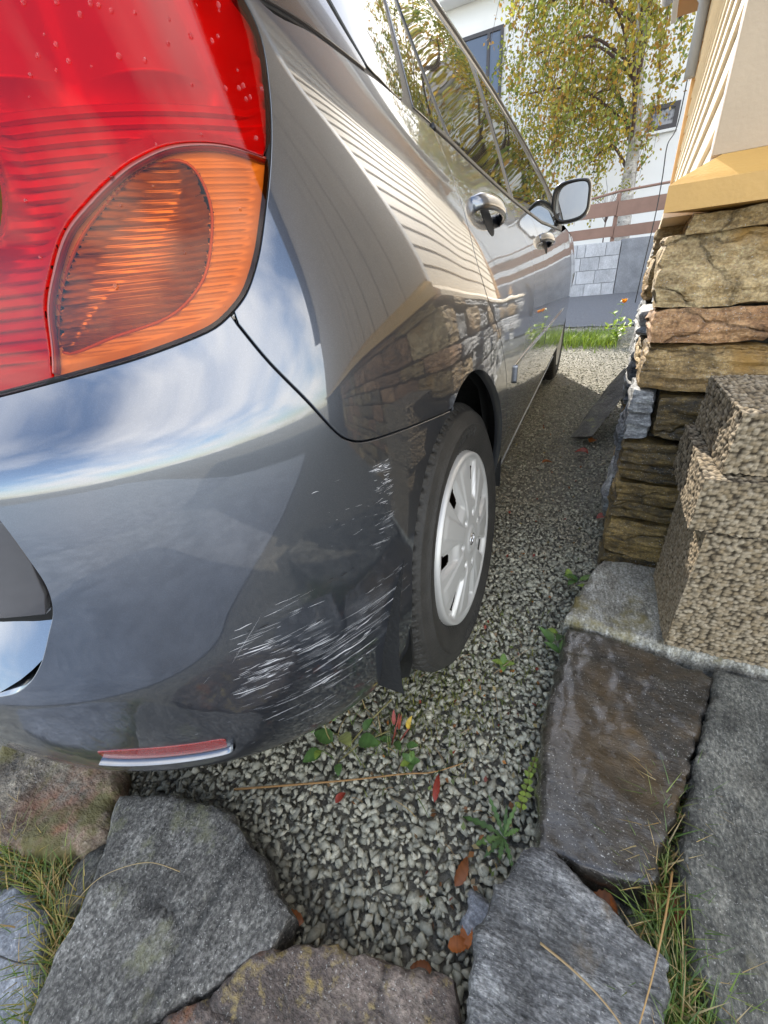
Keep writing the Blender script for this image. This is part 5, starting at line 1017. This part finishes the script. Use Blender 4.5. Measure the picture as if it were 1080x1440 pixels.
for k in range(5):
    m = Matrix.Translation((.34, 4.72, .345)) @ Matrix.Rotation(k*1.2566, 4, 'Z') @ Matrix.Rotation(R_(-40), 4, 'Y'); fv += [m @ Vector(p) for p in fm]; fF += [tuple(o_+i for i in q) for q in ff]; o_ += len(fm)
obj('flower', mesh_np('flower', np.array(fv), fF, True, np.tile((.75, .30, .02), (len(fv), 1))), M_plant, pp)
OR, BR, RD = (.50, .15, .03), (.28, .10, .035), (.33, .05, .03)
def fallen(label, x, y, z, ln, col, yaw, wd=.55):
    v, f = leaf_mesh(ln, ln*wd*.5, .5, .15, fold=.5, rise=.45); m = Matrix.Translation((x, y, z)) @ Matrix.Rotation(R_(yaw), 4, 'Z') @ Matrix.Rotation(rng.uniform(-.4, .4), 4, 'X'); v = np.array([m @ Vector(p) for p in v])
    tag(obj('fallen_leaf', mesh_np('fallen_leaf', v, f, True, np.tile(col, (len(v), 1))*rng.uniform(.75, 1.2, (len(v), 1))), M_plant), label, 'leaf', 'fallen autumn leaves')
fallen('narrow brown leaf standing in the gravel near the slate shard', .088, .258, .012, .045, BR, 80, .4)
fallen('orange fallen leaf at the corner of the brown red flagstone and gravel', .098, .190, .012, .032, OR, 30)
fallen('orange brown leaf against the left side of the banded flagstone', .124, .198, .012, .034, OR, 100)
fallen('small dark orange leaf tucked below the brown red flagstone edge', .085, .158, .02, .03, BR, 200)
fallen('big curled brown leaf in the joint below the wet flagstone', .378, .372, .04, .06, BR, 250, .8)
fallen('brown leaf wedged in the gap between the wet and banded flagstones', .31, .325, .03, .045, BR, 200, .7)
fallen('small brown leaf in the gap at the lower edge of the wet flagstone', .285, .33, .03, .03, OR, 330)
fallen('orange leaf in the grass at the bottom right joint', .372, .20, .05, .04, OR, 120, .7)
fallen('dark red leaf in the grass beside the banded flagstone', .362, .23, .045, .04, RD, 300, .6)
fallen('orange leaf lying alone on the gravel between the rear wheel and the leaning slate', .02, 1.845, .014, .045, OR, 20, .8)
fallen('orange leaf under the leaning slate', .205, 2.13, .014, .05, OR, 60, .8)
fallen('red brown leaf on the gravel in front of the leaning slate', .205, 1.99, .014, .06, RD, 170, .8)
fallen('brown red leaf on the gravel at the base of the foundation', .255, 1.42, .014, .05, RD, 15, .8)
fallen('tiny red leaf on the gravel near the dry straw', -.148, .283, .014, .024, RD, 70)
fallen('reddish dead stalk leaf on the gravel below the straw', .02, .355, .014, .05, RD, 100, .25)
fallen('yellow brown leaf at the left corner of the speckled flagstone joint', -.108, .125, .02, .04, BR, 190, .5)
lit = []; lcol = []
for (cx_, cy_, sx_, sy_, n_) in ((-.05, .43, .14, .05, 60), (.05, .62, .10, .14, 60), (.12, .30, .05, .08, 34), (.15, 1.2, .09, .35, 70), (.10, .30, .12, .06, 20), (-.02, 2.2, .12, .4, 30)):
    for _ in range(n_): lit.append((rng.normal(cx_, sx_), rng.normal(cy_, sy_), .011+rng.uniform(0, .004))); lcol.append(np.array([(.30, .13, .05), (.42, .17, .04), (.22, .15, .08), (.36, .28, .13), (.14, .18, .05), (.24, .05, .03)][rng.integers(6)])*rng.uniform(.6, 1.3))
lit = [q for q in lit if q[0] < .17+.05*(q[1] > 1)]; lcol = lcol[:len(lit)]
tag(obj('leaf_litter', leaves_mesh('leaf_litter', lit, .011, np.array(lcol)), M_plant), 'tiny scraps of dead leaf and straw strewn over the gravel', 'leaf litter', kind='stuff')
tw_ = []
for _ in range(46):
    x_, y_ = rng.normal(0, .12), rng.uniform(.3, 1.2); a_ = rng.uniform(0, 6.28); l_ = rng.uniform(.012, .05)
    if x_ > .15: continue
    tw_.append(([(x_, y_, .014), (x_+math.cos(a_)*l_*.5, y_+math.sin(a_)*l_*.5, .018), (x_+math.cos(a_)*l_, y_+math.sin(a_)*l_, .012)], .0008, .0005))
M_straw = simple('dry_stalk', (.30, .20, .10), .8, noise_amt=.4, scale=30)
tag(obj('twig_litter', merged_tubes('twig_litter', tw_, 4), M_straw), 'small dry stalks scattered over the gravel behind the tyre', 'twigs', kind='stuff')
lw = [(x, y, .006) for x, y in zip(rng.normal(-.13, .06, 90), rng.normal(.42, .035, 90))]
tag(obj('low_grass', blades(lw, .025, .06, 1.0, .0011, green+straw[:1]), M_plant), 'low grass blades growing among the weeds under the bumper edge', 'grass', kind='stuff')
def strand(name, label, cat, pts, r, col):
    me = tube_mesh(catmull(pts, 6), [r*(1-.5*i/(len(pts)*6-6)) for i in range((len(pts)-1)*6+1)], 6, name); a = me.color_attributes.new('tint', 'FLOAT_COLOR', 'POINT'); a.data.foreach_set('color', [*col, 1]*len(me.vertices)); tag(obj(name, me, M_plant), label, cat, 'dry stalks on the ground')
strand('dry_straw', 'long pale straw lying across the gravel under the bumper', 'straw', [(-.345, .225, .016), (-.25, .27, .020), (-.14, .325, .022), (-.05, .375, .020), (.0, .40, .018), (.05, .435, .024)], .0022, (.42, .24, .09))
strand('dry_straw', 'thin straw resting diagonally on the speckled flagstone', 'straw', [(-.30, .085, .084), (-.35, .07, .10), (-.40, .03, .10), (-.425, -.01, .08)], .0008, (.40, .30, .15))
strand('dry_straw', 'pale bent straw arching over the banded flagstone', 'straw', [(.36, .36, .12), (.34, .30, .16), (.325, .24, .15), (.315, .19, .10)], .0014, (.48, .30, .12))
strand('dry_straw', 'straw lying across the banded flagstone towards the lower right grass', 'straw', [(.21, .22, .116), (.25, .21, .122), (.29, .195, .118), (.33, .17, .10)], .0016, (.42, .30, .15))
strand('dry_straw', 'thin dry twig on the gravel in front of the rear tyre', 'straw', [(.06, .66, .016), (.10, .72, .022), (.135, .77, .018)], .0013, (.36, .28, .17))
strand('dry_straw', 'thin dark twig on the blue grey flagstone', 'straw', [(-.50, -.095, .058), (-.455, -.085, .06), (-.415, -.07, .058)], .0012, (.05, .045, .04))
# hanging cable by the end of the house wall
cb = catmull([(.43, 4.75, .34), (.44, 4.75, .66), (.452, 4.75, .99), (.448, 4.75, 1.24), (.438, 4.75, 1.43), (.478, 4.75, 1.54), (.482, 4.75, 1.9), (.480, 4.75, 2.6)], 5)
tag(obj('hanging_cable', tube_mesh(cb, .004, 6), M_black), 'thin black cable hanging down past the end of the house wall', 'cable')
